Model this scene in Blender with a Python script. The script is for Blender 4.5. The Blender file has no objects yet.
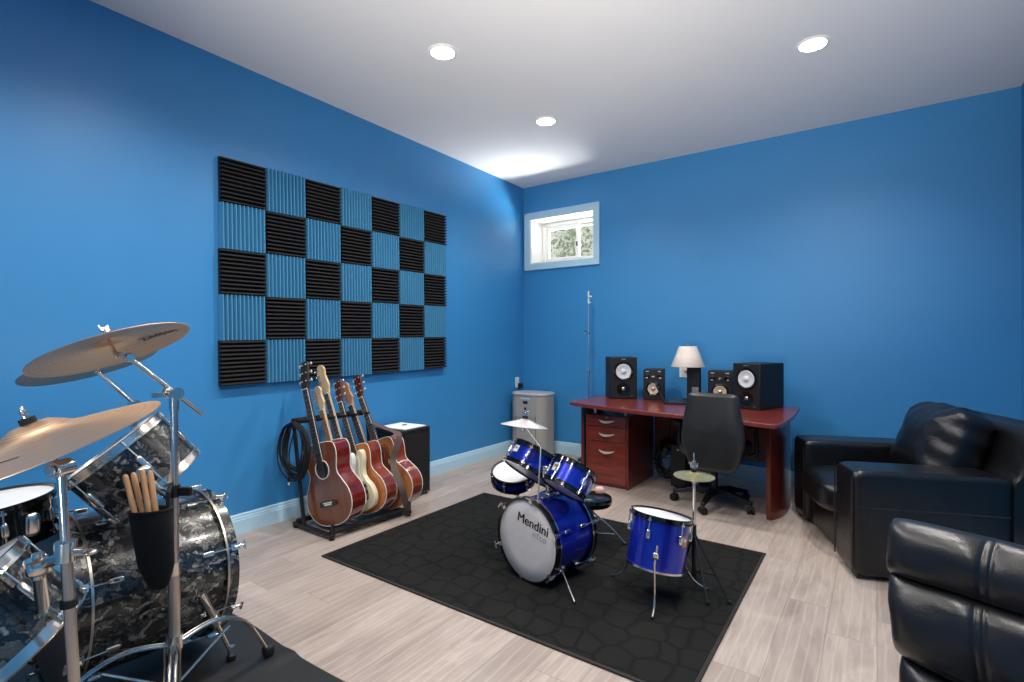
import bpy, bmesh, math, random
from mathutils import Vector, Matrix, Quaternion
random.seed(7)
PI = math.pi
scene = bpy.context.scene
C = scene.collection
V = Vector

# ------------------------------------------------------------------ materials
def lin(c):
    return tuple((v/255/12.92 if v/255 <= .04045 else ((v/255+.055)/1.055)**2.4) for v in c)

class NT:
    def __init__(s, name):
        s.m = bpy.data.materials.new(name); s.m.use_nodes = True
        s.t = s.m.node_tree; s.n = s.t.nodes; s.l = s.t.links
        s.b = s.n['Principled BSDF']
    def node(s, typ, **kw):
        n = s.n.new(typ)
        for k, v in kw.items():
            if k.startswith('i_'):
                n.inputs[k[2:].replace('_', ' ')].default_value = v
            else: setattr(n, k, v)
        return n
    def link(s, a, b): s.l.new(a, b)
    def math(s, op, a, b=None, c=None):
        n = s.n.new('ShaderNodeMath'); n.operation = op
        for i, v in enumerate((a, b, c)):
            if v is None: continue
            if isinstance(v, (int, float)): n.inputs[i].default_value = v
            else: s.link(v, n.inputs[i])
        return n.outputs[0]
    def coords(s, scale=(1, 1, 1), rot=(0, 0, 0), gen='Object'):
        tc = s.n.new('ShaderNodeTexCoord'); mp = s.n.new('ShaderNodeMapping')
        mp.inputs['Scale'].default_value = scale; mp.inputs['Rotation'].default_value = rot
        s.link(tc.outputs[gen], mp.inputs['Vector']); return mp.outputs[0]
    def noise(s, vec, scale, detail=3, rough=.5, dist=0):
        n = s.node('ShaderNodeTexNoise'); s.link(vec, n.inputs['Vector'])
        n.inputs['Scale'].default_value = scale; n.inputs['Detail'].default_value = detail
        n.inputs['Roughness'].default_value = rough; n.inputs['Distortion'].default_value = dist
        return n.outputs['Fac']
    def ramp(s, fac, stops):
        r = s.n.new('ShaderNodeValToRGB'); e = r.color_ramp.elements
        while len(e) < len(stops): e.new(.5)
        for el, (p, c) in zip(e, stops): el.position = p; el.color = (*c, 1)
        s.link(fac, r.inputs[0]); return r.outputs[0]
    def mix(s, fac, a, b, mode='MIX'):
        n = s.n.new('ShaderNodeMix'); n.data_type = 'RGBA'; n.blend_type = mode
        for i, v in ((0, fac), (6, a), (7, b)):
            if isinstance(v, (int, float)): n.inputs[i].default_value = v
            elif isinstance(v, tuple): n.inputs[i].default_value = (*v, 1)
            else: s.link(v, n.inputs[i])
        return n.outputs[2]
    def col(s, c): s.link(c, s.b.inputs['Base Color'])
    def bump(s, h, strength=.2, dist=.01):
        b = s.n.new('ShaderNodeBump'); b.inputs['Strength'].default_value = strength
        b.inputs['Distance'].default_value = dist
        s.link(h, b.inputs['Height']); s.link(b.outputs[0], s.b.inputs['Normal'])

def setp(m, rough=.5, metal=0, spec=.5, coat=0, coat_r=.05):
    b = m.node_tree.nodes['Principled BSDF']
    b.inputs['Roughness'].default_value = rough; b.inputs['Metallic'].default_value = metal
    b.inputs['Specular IOR Level'].default_value = spec
    b.inputs['Coat Weight'].default_value = coat; b.inputs['Coat Roughness'].default_value = coat_r

def pm(name, rgb, rough=.5, metal=0, spec=.5, coat=0, var=.06, scale=30, bump=0, bscale=200):
    """procedural plain material: base colour with slight noise variation"""
    t = NT(name); c = lin(rgb)
    v = t.coords()
    f = t.noise(v, scale, 2)
    t.col(t.ramp(f, [(.3, tuple(x*(1-var) for x in c)), (.7, tuple(min(1, x*(1+var)) for x in c))]))
    if bump: t.bump(t.noise(v, bscale, 3), bump, .002)
    setp(t.m, rough, metal, spec, coat)
    return t.m

M = {}
M['wall'] = pm('blue_wall_paint', (52, 133, 190), .48, spec=.6, var=.02, scale=3, bump=.05, bscale=350)
M['ceil'] = pm('white_ceiling_paint', (226, 225, 226), .9, spec=.2, var=.01, scale=3, bump=.04, bscale=250)
M['trim'] = pm('pale_blue_trim_paint', (178, 212, 230), .4, var=.01)
M['plate'] = pm('white_plastic_plate', (228, 230, 230), .4, var=.01)
M['vinyl'] = pm('white_window_vinyl', (236, 236, 232), .35, var=.01)
M['chrome'] = pm('chrome', (226, 218, 206), .2, 1, var=.03)
M['steel'] = pm('brushed_steel', (196, 186, 174), .34, 1, var=.05)
M['black_metal'] = pm('black_powder_coat', (12, 12, 13), .45, var=.1)
M['black_plastic'] = pm('black_plastic', (10, 10, 11), .42, var=.1)
M['rubber'] = pm('black_rubber', (14, 14, 14), .7, var=.1)
M['vinylblack'] = pm('black_matte_cabinet', (9, 9, 12), .55, var=.1, bump=.1, bscale=500)
M['black_gloss'] = pm('black_gloss', (10, 10, 11), .15, coat=.3)
M['white_head'] = pm('white_drum_head', (224, 224, 224), .45, var=.03)
M['grey_head'] = pm('silver_white_drum_head', (205, 200, 198), .35, var=.03)
M['under_head'] = pm('clear_resonant_head', (188, 178, 196), .3, var=.04)
M['cream'] = pm('cream_lacquer', (226, 214, 180), .2, coat=.4, var=.03)
M['ivory'] = pm('ivory_plastic', (232, 228, 212), .3, var=.02)
M['white_gloss'] = pm('white_lacquer', (224, 222, 214), .2, coat=.4)
M['paper'] = pm('white_paper', (238, 238, 238), .8, var=.02)
M['satin'] = pm('satin_aluminium', (214, 210, 202), .35, .35, var=.03)
M['grey_ring'] = pm('light_grey_cone', (206, 208, 210), .35, var=.04)
M['tan_cone'] = pm('pale_beige_cone', (190, 172, 150), .5, var=.08)
M['pink'] = pm('pale_pink_fabric', (206, 164, 156), .7, var=.06)
M['grey_app'] = pm('grey_beige_plastic', (158, 154, 148), .5, var=.02)
M['grey_lid'] = pm('pale_grey_plastic', (178, 180, 180), .35, var=.02)
M['dark_display'] = pm('dark_display', (40, 42, 44), .2)
M['label_orange'] = pm('orange_printed_label', (226, 140, 96), .5, var=.15, scale=120)
M['gold'] = pm('gold_print', (176, 150, 80), .35, .6)
M['mat'] = pm('black_rubber_mat', (34, 33, 32), .5, var=.12, scale=6, bump=.15, bscale=300)
M['red_amber'] = pm('amber_cone', (176, 96, 66), .5, var=.1)

def m_floor():
    t = NT('greige_wood_planks')
    tc = t.n.new('ShaderNodeTexCoord'); sx = t.n.new('ShaderNodeSeparateXYZ'); t.link(tc.outputs['Object'], sx.inputs[0])
    x, y = sx.outputs[0], sx.outputs[1]
    W, L = .185, 1.25
    xr = t.math('DIVIDE', x, W); row = t.math('FLOOR', xr)
    wn = t.node('ShaderNodeTexWhiteNoise', noise_dimensions='1D'); t.link(row, wn.inputs['W'])
    yr = t.math('ADD', t.math('DIVIDE', y, L), wn.outputs['Value']); seg = t.math('FLOOR', yr)
    cb = t.n.new('ShaderNodeCombineXYZ'); t.link(row, cb.inputs[0]); t.link(seg, cb.inputs[1])
    wn2 = t.node('ShaderNodeTexWhiteNoise', noise_dimensions='2D'); t.link(cb.outputs[0], wn2.inputs['Vector'])
    rid = wn2.outputs['Value']
    g = t.n.new('ShaderNodeCombineXYZ')
    t.link(t.math('ADD', x, t.math('MULTIPLY', rid, 37.)), g.inputs[0])
    t.link(t.math('MULTIPLY', y, .12), g.inputs[1]); t.link(t.math('MULTIPLY', rid, 11.), g.inputs[2])
    fine = t.noise(g.outputs[0], 55, 4, .6, .4)
    g2 = t.n.new('ShaderNodeCombineXYZ')
    t.link(t.math('ADD', x, t.math('MULTIPLY', rid, 19.)), g2.inputs[0])
    t.link(t.math('MULTIPLY', y, .20), g2.inputs[1]); t.link(t.math('MULTIPLY', rid, 5.), g2.inputs[2])
    broad = t.noise(g2.outputs[0], 9, 3, .55, 1.2)
    wv = t.node('ShaderNodeTexWave', wave_type='BANDS', bands_direction='X', i_Scale=7., i_Distortion=4., i_Detail=2., i_Detail_Scale=1.2)
    t.link(g2.outputs[0], wv.inputs['Vector'])
    base = t.ramp(rid, [(0, lin((160, 146, 136))), (.5, lin((172, 157, 147))), (1, lin((184, 169, 158)))])
    c = t.mix(t.math('MULTIPLY', t.ramp(broad, [(.42, (0, 0, 0)), (.72, (1, 1, 1))]), .5), base, lin((128, 112, 102)))
    c = t.mix(t.math('MULTIPLY', t.ramp(fine, [(.45, (0, 0, 0)), (.75, (1, 1, 1))]), .45), c, lin((140, 126, 117)))
    c = t.mix(t.math('MULTIPLY', t.ramp(wv.outputs['Fac'], [(.85, (0, 0, 0)), (1., (1, 1, 1))]), .16), c, lin((222, 212, 203)))
    fx = t.math('FRACT', xr); fy = t.math('FRACT', yr)
    ex = t.math('MINIMUM', fx, t.math('SUBTRACT', 1., fx)); ey = t.math('MINIMUM', fy, t.math('SUBTRACT', 1., fy))
    gap = t.math('MAXIMUM', t.math('LESS_THAN', ex, .008), t.math('LESS_THAN', ey, .0013))
    c = t.mix(t.math('MULTIPLY', gap, .45), c, lin((96, 84, 77)))
    t.col(c); t.bump(t.math('SUBTRACT', fine, gap), .08, .002)
    setp(t.m, .42, spec=.4); return t.m
M['floor'] = m_floor()

def m_rug():
    t = NT('black_tufted_rug')
    tc = t.n.new('ShaderNodeTexCoord')
    nz = t.node('ShaderNodeTexNoise', i_Scale=5., i_Detail=2.); t.link(tc.outputs['Object'], nz.inputs['Vector'])
    ad = t.n.new('ShaderNodeVectorMath'); ad.operation = 'MULTIPLY_ADD'
    t.link(nz.outputs['Color'], ad.inputs[0]); ad.inputs[1].default_value = (.09, .09, 0); t.link(tc.outputs['Object'], ad.inputs[2])
    vo = t.node('ShaderNodeTexVoronoi', feature='DISTANCE_TO_EDGE', i_Scale=7.5, i_Randomness=.55); t.link(ad.outputs[0], vo.inputs['Vector'])
    ed = t.ramp(vo.outputs['Distance'], [(.0, (0, 0, 0)), (.10, (1, 1, 1))])
    fz = t.noise(tc.outputs['Object'], 420, 2)
    c = t.mix(ed, lin((20, 20, 20)), lin((33, 33, 31)))
    c = t.mix(t.math('MULTIPLY', fz, .5), c, lin((22, 22, 22)))
    t.col(c); t.bump(t.math('ADD', t.math('MULTIPLY', ed, 1.), t.math('MULTIPLY', fz, .6)), .6, .008)
    setp(t.m, .95, spec=.15); return t.m
M['rug'] = m_rug()
M['rug_edge'] = pm('dark_brown_rug_binding', (36, 28, 25), .8)

def m_pearl():
    t = NT('black_pearl_wrap')
    tc = t.n.new('ShaderNodeTexCoord')
    nz = t.node('ShaderNodeTexNoise', i_Scale=14., i_Detail=4.); t.link(tc.outputs['Object'], nz.inputs['Vector'])
    ad = t.n.new('ShaderNodeVectorMath'); ad.operation = 'MULTIPLY_ADD'
    t.link(nz.outputs['Color'], ad.inputs[0]); ad.inputs[1].default_value = (.16, .16, .16); t.link(tc.outputs['Object'], ad.inputs[2])
    mp = t.n.new('ShaderNodeMapping'); mp.inputs['Scale'].default_value = (1, 1, .62); t.link(ad.outputs[0], mp.inputs['Vector'])
    vo = t.node('ShaderNodeTexVoronoi', i_Scale=44., i_Randomness=1.); t.link(mp.outputs[0], vo.inputs['Vector'])
    sp = t.n.new('ShaderNodeSeparateColor'); t.link(vo.outputs['Color'], sp.inputs[0])
    v2 = t.node('ShaderNodeTexVoronoi', feature='DISTANCE_TO_EDGE', i_Scale=44., i_Randomness=1.); t.link(mp.outputs[0], v2.inputs['Vector'])
    nn = t.noise(ad.outputs[0], 34, 4, .65, 1.5)
    k = t.math('ADD', t.math('MULTIPLY', sp.outputs[0], .5), t.math('MULTIPLY', nn, .75))
    c = t.ramp(k, [(.3, lin((12, 12, 12))), (.55, lin((42, 41, 40))), (.74, lin((92, 89, 84))), (.95, lin((168, 163, 152)))])
    ed = t.ramp(v2.outputs['Distance'], [(0., (0, 0, 0)), (.14, (1, 1, 1))])
    c = t.mix(ed, lin((10, 10, 10)), c)
    t.col(c); setp(t.m, .25, .2, coat=.5); return t.m
M['pearl'] = m_pearl()

def m_blue():
    t = NT('metallic_blue_wrap')
    f = t.noise(t.coords(), 900, 2)
    t.col(t.ramp(f, [(.3, lin((12, 24, 138))), (.7, lin((28, 56, 196)))]))
    setp(t.m, .25, .55, coat=.7); return t.m
M['blue'] = m_blue()

def m_bronze(name, a, b, rough=.25):
    t = NT(name)
    tc = t.n.new('ShaderNodeTexCoord'); sx = t.n.new('ShaderNodeSeparateXYZ'); t.link(tc.outputs['Object'], sx.inputs[0])
    r = t.math('SQRT', t.math('ADD', t.math('MULTIPLY', sx.outputs[0], sx.outputs[0]), t.math('MULTIPLY', sx.outputs[1], sx.outputs[1])))
    f = t.node('ShaderNodeTexNoise', noise_dimensions='1D', i_Scale=260., i_Detail=3.); t.link(r, f.inputs['W'])
    t.col(t.ramp(f.outputs['Fac'], [(.3, lin(a)), (.7, lin(b))])); t.bump(f.outputs['Fac'], .12, .001)
    t.b.inputs['Anisotropic'].default_value = .6
    tg = t.node('ShaderNodeTangent', direction_type='RADIAL', axis='Z'); t.link(tg.outputs[0], t.b.inputs['Tangent'])
    setp(t.m, rough, .82); return t.m
M['bronze'] = m_bronze('bronze_cymbal', (176, 142, 112), (212, 178, 146), .36)
M['brass'] = m_bronze('brass_cymbal', (160, 148, 104), (206, 194, 150), .3)
M['pale_brass'] = m_bronze('pale_cymbal', (200, 194, 186), (236, 230, 222), .35)

def m_wood(name, a, b, rough=.3, coat=.4, scale=(40, 40, 2.5), rot=(0, 0, 0)):
    t = NT(name)
    v = t.coords(scale, rot)
    f = t.noise(v, 1., 4, .6, .6)
    t.col(t.ramp(f, [(.3, lin(a)), (.7, lin(b))]))
    setp(t.m, rough, coat=coat); return t.m
M['cherry'] = m_wood('cherry_veneer', (92, 30, 22), (128, 48, 34), .3, .35, (4, 45, 45))
M['cherry_v'] = m_wood('cherry_veneer_upright', (84, 28, 22), (116, 42, 31), .35, .25, (45, 45, 4))
M['mahog_top'] = m_wood('brown_mahogany_soundboard', (104, 58, 36), (132, 76, 48), .25, .5, (70, 70, 3))
M['mahog_side'] = m_wood('glossy_red_mahogany', (84, 20, 16), (122, 34, 24), .12, .8, (40, 8, 3))
M['spruce'] = m_wood('amber_spruce_soundboard', (176, 104, 60), (200, 126, 76), .25, .5, (80, 80, 3))
M['rose_side'] = m_wood('reddish_rosewood_sides', (110, 42, 28), (150, 66, 44), .15, .8, (40, 8, 3))
M['tan_top'] = m_wood('golden_tan_soundboard', (170, 104, 60), (198, 132, 80), .25, .5, (80, 80, 3))
M['rosewood'] = m_wood('dark_rosewood', (36, 25, 21), (58, 42, 35), .45, .1, (60, 60, 4))
M['maple'] = m_wood('maple_neck', (206, 174, 124), (226, 196, 148), .3, .4, (60, 60, 3))
M['honey'] = m_wood('honey_maple', (176, 122, 78), (200, 146, 98), .3, .4, (60, 60, 3))
M['redneck'] = m_wood('reddish_neck_wood', (62, 28, 24), (92, 42, 34), .3, .4, (60, 60, 3))
M['sticks'] = m_wood('hickory_stick_wood', (182, 134, 92), (214, 170, 126), .5, .05, (80, 80, 6))
M['brown_head'] = m_wood('dark_brown_drum_interior', (44, 30, 24), (62, 43, 34), .5, .1, (30, 30, 3))
M['burst'] = m_wood('sunburst_brown', (70, 34, 20), (120, 62, 32), .2, .6, (50, 50, 3))

def m_leather(name, rgb, rough=.35, wr=.25):
    t = NT(name); c = lin(rgb)
    v = t.coords()
    f = t.noise(v, 7, 3)
    t.col(t.ramp(f, [(.3, tuple(x*.75 for x in c)), (.7, tuple(x*1.2 for x in c))]))
    vo = t.node('ShaderNodeTexVoronoi', i_Scale=260.); t.link(v, vo.inputs['Vector'])
    w = t.noise(v, 14, 4, .6, 1.)
    t.bump(t.math('ADD', t.math('MULTIPLY', vo.outputs['Distance'], .12), t.math('MULTIPLY', w, 1.2)), wr, .012)
    setp(t.m, rough, spec=.5); return t.m
M['leather'] = m_leather('black_leather', (13, 13, 15), .33, .25)
M['leather2'] = m_leather('charcoal_leather', (24, 24, 26), .33, .12)
M['chair_vinyl'] = m_leather('charcoal_chair_vinyl', (36, 37, 37), .36, .06)
M['fabric_black'] = pm('black_woven_cloth', (11, 11, 12), .85, var=.15, scale=80, bump=.3, bscale=500)
M['strapgrey'] = pm('grey_brown_webbing', (86, 72, 66), .7, var=.1, scale=200)
M['foam_black'] = pm('charcoal_acoustic_foam', (46, 43, 42), .8, spec=.3, var=.15, scale=200, bump=.3, bscale=400)
M['foam_blue'] = pm('sky_blue_acoustic_foam', (76, 142, 180), .95, spec=.1, var=.06, scale=200, bump=.3, bscale=400)
M['shade'] = pm('cream_pleated_shade', (226, 214, 202), .8, var=.03)
M['stone'] = pm('beige_garden_render', (196, 188, 170), .9, var=.15, scale=8, bump=.4, bscale=30)
M['leaf'] = pm('green_leaves', (136, 140, 100), .7, var=.35, scale=12)
M['ink'] = pm('black_ink', (16, 16, 18), .6)
M['greyink'] = pm('grey_outline_ink', (120, 118, 118), .6)
M['lettering_white'] = pm('white_print', (200, 200, 200), .6)

def m_emit(name, rgb, s):
    t = NT(name); t.b.inputs['Base Color'].default_value = (.8, .8, .8, 1)
    t.b.inputs['Emission Color'].default_value = (*rgb, 1); t.b.inputs['Emission Strength'].default_value = s
    return t.m
M['lamp'] = m_emit('lit_lamp_lens', (1, .97, .93), 30)
def m_glass():
    t = NT('window_glass'); t.n.remove(t.b); out = t.n['Material Output']
    tr = t.n.new('ShaderNodeBsdfTransparent'); tr.inputs[0].default_value = (.95, .97, .97, 1)
    gl = t.n.new('ShaderNodeBsdfGlossy'); gl.inputs['Roughness'].default_value = .02
    fr = t.n.new('ShaderNodeFresnel'); fr.inputs[0].default_value = 1.3
    mx = t.n.new('ShaderNodeMixShader'); t.link(fr.outputs[0], mx.inputs[0]); t.link(tr.outputs[0], mx.inputs[1]); t.link(gl.outputs[0], mx.inputs[2])
    t.link(mx.outputs[0], out.inputs[0]); return t.m
M['glass'] = m_glass()

# ------------------------------------------------------------------ mesh helpers
class MB:
    def __init__(s): s.bm = bmesh.new()
    def verts(s, vs): return [s.bm.verts.new(v) for v in vs]
    def face(s, vs):
        try: return s.bm.faces.new(vs)
        except ValueError: return None
    def box(s, c, d, R=None, taper=1.):
        x, y, z = (v/2 for v in d); c = V(c); vs = []
        for sz in (-1, 1):
            k = taper if sz > 0 else 1.
            for sx, sy in ((-1, -1), (1, -1), (1, 1), (-1, 1)):
                p = V((sx*x*k, sy*y*k, sz*z))
                if R is not None: p = R @ p
                vs.append(s.bm.verts.new(p+c))
        for f in ((3, 2, 1, 0), (4, 5, 6, 7), (0, 1, 5, 4), (1, 2, 6, 5), (2, 3, 7, 6), (3, 0, 4, 7)):
            s.face([vs[i] for i in f])
        return s
    def loft(s, rings, caps=True, closed=True, loop=False):
        R = [s.verts(r) for r in rings]; n = len(R[0])
        pairs = list(zip(R, R[1:])) + ([(R[-1], R[0])] if loop else [])
        for a, b in pairs:
            for i in range(n if closed else n-1):
                j = (i+1) % n; s.face([a[i], a[j], b[j], b[i]])
        if caps and not loop:
            s.face(R[0][::-1]); s.face(R[-1])
        return s
    def tube(s, pts, r, seg=10, loop=False, caps=True):
        pts = [V(p) for p in pts]; n = len(pts)
        rr = r if isinstance(r, (list, tuple)) else [r]*n
        T = []
        for i in range(n):
            a = pts[i-1] if (i > 0 or loop) else pts[i]; b = pts[(i+1) % n] if (i < n-1 or loop) else pts[i]
            T.append((b-a).normalized())
        u = T[0].orthogonal().normalized(); rings = []
        for i in range(n):
            if i:
                q = T[i-1].rotation_difference(T[i]); u = q @ u
            u = (u - T[i]*u.dot(T[i])).normalized(); w = T[i].cross(u)
            rings.append([pts[i]+rr[i]*(math.cos(2*PI*k/seg)*u+math.sin(2*PI*k/seg)*w) for k in range(seg)])
        return s.loft(rings, caps, True, loop)
    def cyl(s, a, b, r, r2=None, seg=16): return s.tube([a, b], [r, r if r2 is None else r2], seg)
    def lathe(s, prof, seg=48, Mx=None, loop=False):
        Mx = Mx or Matrix(); rings = []
        R = []
        for r, z in prof:
            if r < 1e-6: R.append([s.bm.verts.new(Mx @ V((0, 0, z)))])
            else: R.append(s.verts([Mx @ V((r*math.cos(2*PI*k/seg), r*math.sin(2*PI*k/seg), z)) for k in range(seg)]))
        for a, b in list(zip(R, R[1:])) + ([(R[-1], R[0])] if loop else []):
            for k in range(seg):
                j = (k+1) % seg
                if len(a) == 1 and len(b) == 1: continue
                if len(a) == 1: s.face([a[0], b[j], b[k]][::-1])
                elif len(b) == 1: s.face([a[k], a[j], b[0]])
                else: s.face([a[k], a[j], b[j], b[k]])
        return s
    def prism(s, outline, lo, hi, Mx=None):
        """outline of 2D points extruded along local z from lo to hi"""
        Mx = Mx or Matrix()
        a = s.verts([Mx @ V((p[0], p[1], lo)) for p in outline]); b = s.verts([Mx @ V((p[0], p[1], hi)) for p in outline])
        n = len(a)
        s.face(a[::-1]); s.face(b)
        for i in range(n):
            j = (i+1) % n; s.face([a[i], a[j], b[j], b[i]])
        return s
    def ball(s, c, r, seg=16, rings=10, R=None):
        r = (r, r, r) if isinstance(r, (int, float)) else r; c = V(c)
        mt = Matrix.Translation(c) @ (R.to_4x4() if R is not None else Matrix()) @ Matrix.Diagonal((*r, 1))
        bmesh.ops.create_uvsphere(s.bm, u_segments=seg, v_segments=rings, radius=1, matrix=mt); return s
    def cushion(s, c, d, p=4., R=None, n=14, crown=0):
        """rounded-box cushion (superellipsoid) of full size d centred at c"""
        c = V(c); bm2 = bmesh.new(); bmesh.ops.create_cube(bm2, size=2)
        bmesh.ops.subdivide_edges(bm2, edges=bm2.edges[:], cuts=n, use_grid_fill=True)
        mp = {}
        for v in bm2.verts:
            q = v.co; k = (abs(q.x)**p+abs(q.y)**p+abs(q.z)**p)**(1/p); w = q/k
            w = V((w.x*d[0]/2, w.y*d[1]/2, w.z*d[2]/2))
            if crown: w.z += crown*(1-(2*w.x/d[0])**2)*(1-(2*w.y/d[1])**2)*(1 if w.z > 0 else 0)
            if R is not None: w = R @ w
            mp[v.index] = s.bm.verts.new(w+c)
        for f in bm2.faces: s.face([mp[v.index] for v in f.verts])
        bm2.free(); return s

def chain(p):
    m = Matrix()
    while p is not None: m = p.matrix_basis @ m; p = p.parent
    return m
def obj(name, mb, mat, parent=None, world=False, smooth=True, angle=40, bevel=0, subsurf=0, segs=2):
    bm = mb.bm
    if world and parent is not None: bm.transform(chain(parent).inverted())
    bmesh.ops.recalc_face_normals(bm, faces=bm.faces)
    me = bpy.data.meshes.new(name); bm.to_mesh(me); bm.free()
    if isinstance(mat, str): mat = M[mat]
    me.materials.append(mat)
    if smooth:
        for p in me.polygons: p.use_smooth = True
        me.set_sharp_from_angle(angle=math.radians(angle))
    o = bpy.data.objects.new(name, me); C.objects.link(o)
    if parent is not None: o.parent = parent
    if bevel:
        b = o.modifiers.new('Bevel', 'BEVEL'); b.width = bevel; b.segments = segs; b.limit_method = 'ANGLE'; b.angle_limit = math.radians(35)
    if subsurf:
        b = o.modifiers.new('Subsurf', 'SUBSURF'); b.levels = subsurf; b.render_levels = subsurf
    return o
def tag(o, label, cat, group=None):
    o['label'] = label; o['category'] = cat
    if group: o['group'] = group
    return o
def thing(name, label, cat, loc=(0, 0, 0), rot=None, group=None):
    o = bpy.data.objects.new(name, None); C.objects.link(o); o.empty_display_size = .05
    o.location = loc
    if rot is not None:
        if isinstance(rot, Quaternion): o.rotation_mode = 'QUATERNION'; o.rotation_quaternion = rot
        else: o.rotation_euler = rot
    return tag(o, label, cat, group)
def struct(o): o['kind'] = 'structure'; return o
def share(src, parent, name=None, loc=None, rot=None):
    """copy of a mesh object (shared mesh) under parent"""
    o = src.copy(); C.objects.link(o); o.parent = parent
    if loc is not None: o.location = loc
    if rot is not None: o.rotation_euler = rot
    return o
def copy_tree(o, parent=None):
    c = o.copy(); C.objects.link(c); c.parent = parent
    for ch in list(o.children): copy_tree(ch, c)
    return c
def spline(pts, n=8, closed=False):
    """Catmull-Rom through points"""
    P = [V(p) for p in pts]; out = []; m = len(P)
    rng = range(m if closed else m-1)
    for i in rng:
        g = (lambda k: P[k % m]) if closed else (lambda k: P[max(0, min(m-1, k))])
        p0, p1, p2, p3 = g(i-1), g(i), g(i+1), g(i+2)
        for k in range(n):
            t = k/n
            out.append(.5*((2*p1)+(p2-p0)*t+(2*p0-5*p1+4*p2-p3)*t*t+(3*p1-p0-3*p2+p3)*t**3))
    if not closed: out.append(P[-1])
    return out
def text_mb(body, size, depth=.0006, Mx=None, bold=0, shear=0, align='CENTER'):
    cu = bpy.data.curves.new('t', 'FONT'); cu.body = body; cu.size = size; cu.extrude = depth; cu.offset = bold; cu.shear = shear
    cu.align_x = align
    ob = bpy.data.objects.new('t', cu); C.objects.link(ob)
    dg = bpy.context.evaluated_depsgraph_get(); dg.update()
    me = bpy.data.meshes.new_from_object(ob.evaluated_get(dg))
    mb = MB(); mb.bm.from_mesh(me)
    if Mx is not None: mb.bm.transform(Mx)
    bpy.data.objects.remove(ob); bpy.data.curves.remove(cu); bpy.data.meshes.remove(me)
    return mb
def RZ(a): return Matrix.Rotation(a, 3, 'Z')
def RX(a): return Matrix.Rotation(a, 3, 'X')
def RY(a): return Matrix.Rotation(a, 3, 'Y')

# camera model helper values (world units metres): corner of the two blue walls is the origin
CAM = V((3.509, -5.218, 1.30)); RT = V((.8171, .5764, 0)); FW = V((-.5764, .8171, 0)); FPX = 515.
H = 3.162; RW = 4.38; YB = -6.6

# ------------------------------------------------------------------ room shell
def slab(name, c, d, mat):
    return struct(obj(name, MB().box(c, d), mat, smooth=False))
slab('floor', (RW/2, YB/2, -.05), (RW+.4, -YB+.4, .1), 'floor')
slab('ceiling', (RW/2, YB/2, H+.05), (RW+.4, -YB+.4, .1), 'ceil')
slab('wall_left', (-.1, YB/2, H/2), (.2, -YB+.4, H), 'wall')
slab('wall_right', (RW+.1, YB/2, H/2), (.2, -YB+.4, H), 'wall')
slab('wall_front', (RW/2, YB-.1, H/2), (RW, .2, H), 'wall')
WX0, WX1, WZ0, WZ1, WD = .105, .945, 2.225, 2.765, .34
b = MB()
b.box((WX0/2, WD/2, H/2), (WX0, WD, H)); b.box(((WX1+RW)/2, WD/2, H/2), (RW-WX1, WD, H))
b.box(((WX0+WX1)/2, WD/2, WZ0/2), (WX1-WX0, WD, WZ0)); b.box(((WX0+WX1)/2, WD/2, (WZ1+H)/2), (WX1-WX0, WD, H-WZ1))
struct(obj('wall_back', b, 'wall', smooth=False))
# window: casing, deep liner, sliding sash
win = bpy.data.objects.new('window_1', None); C.objects.link(win); struct(win)
win.location = ((WX0+WX1)/2, 0, WZ0)
def frame_mb(x0, x1, z0, z1, w, y0, y1):
    b = MB()
    b.box(((x0+x1)/2, (y0+y1)/2, z0+w/2), (x1-x0, y1-y0, w)); b.box(((x0+x1)/2, (y0+y1)/2, z1-w/2), (x1-x0, y1-y0, w))
    b.box((x0+w/2, (y0+y1)/2, (z0+z1)/2), (w, y1-y0, z1-z0-2*w)); b.box((x1-w/2, (y0+y1)/2, (z0+z1)/2), (w, y1-y0, z1-z0-2*w))
    return b
obj('casing', frame_mb(.03, 1.02, 2.15, 2.84, .074, -.018, 0), 'trim', win, True, bevel=.003)
obj('casing_edge', frame_mb(.03, 1.02, 2.15, 2.84, .016, -.028, -.018), 'trim', win, True, bevel=.003)
obj('liner', frame_mb(WX0-.001, WX1+.001, WZ0-.001, WZ1+.001, .012, -.005, WD), 'vinyl', win, True, smooth=False)
fr = obj('window_frame', frame_mb(WX0+.012, WX1-.012, WZ0+.012, WZ1-.012, .045, .25, WD), 'vinyl', win, True, bevel=.003)
xm = .60
obj('sash', frame_mb(WX0+.058, xm+.02, WZ0+.058, WZ1-.058, .04, .262, .29), 'vinyl', win, True, bevel=.003)
obj('sash', frame_mb(xm-.02, WX1-.058, WZ0+.058, WZ1-.058, .03, .295, .325), 'vinyl', win, True, bevel=.003)
obj('pane', MB().box(((WX0+.098+xm-.02)/2, .276, (WZ0+WZ1)/2), (xm-.02-WX0-.098+.004, .004, WZ1-WZ0-.19)), 'glass', win, True, smooth=False)
obj('pane', MB().box(((xm+.01+WX1-.088)/2, .31, (WZ0+WZ1)/2), (WX1-.088-xm-.01+.004, .004, WZ1-WZ0-.17)), 'glass', win, True, smooth=False)
obj('sash_latch', MB().box((xm-.005, .256, (WZ0+WZ1)/2-.03), (.012, .016, .05)), 'black_plastic', win, True, bevel=.002)
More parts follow.
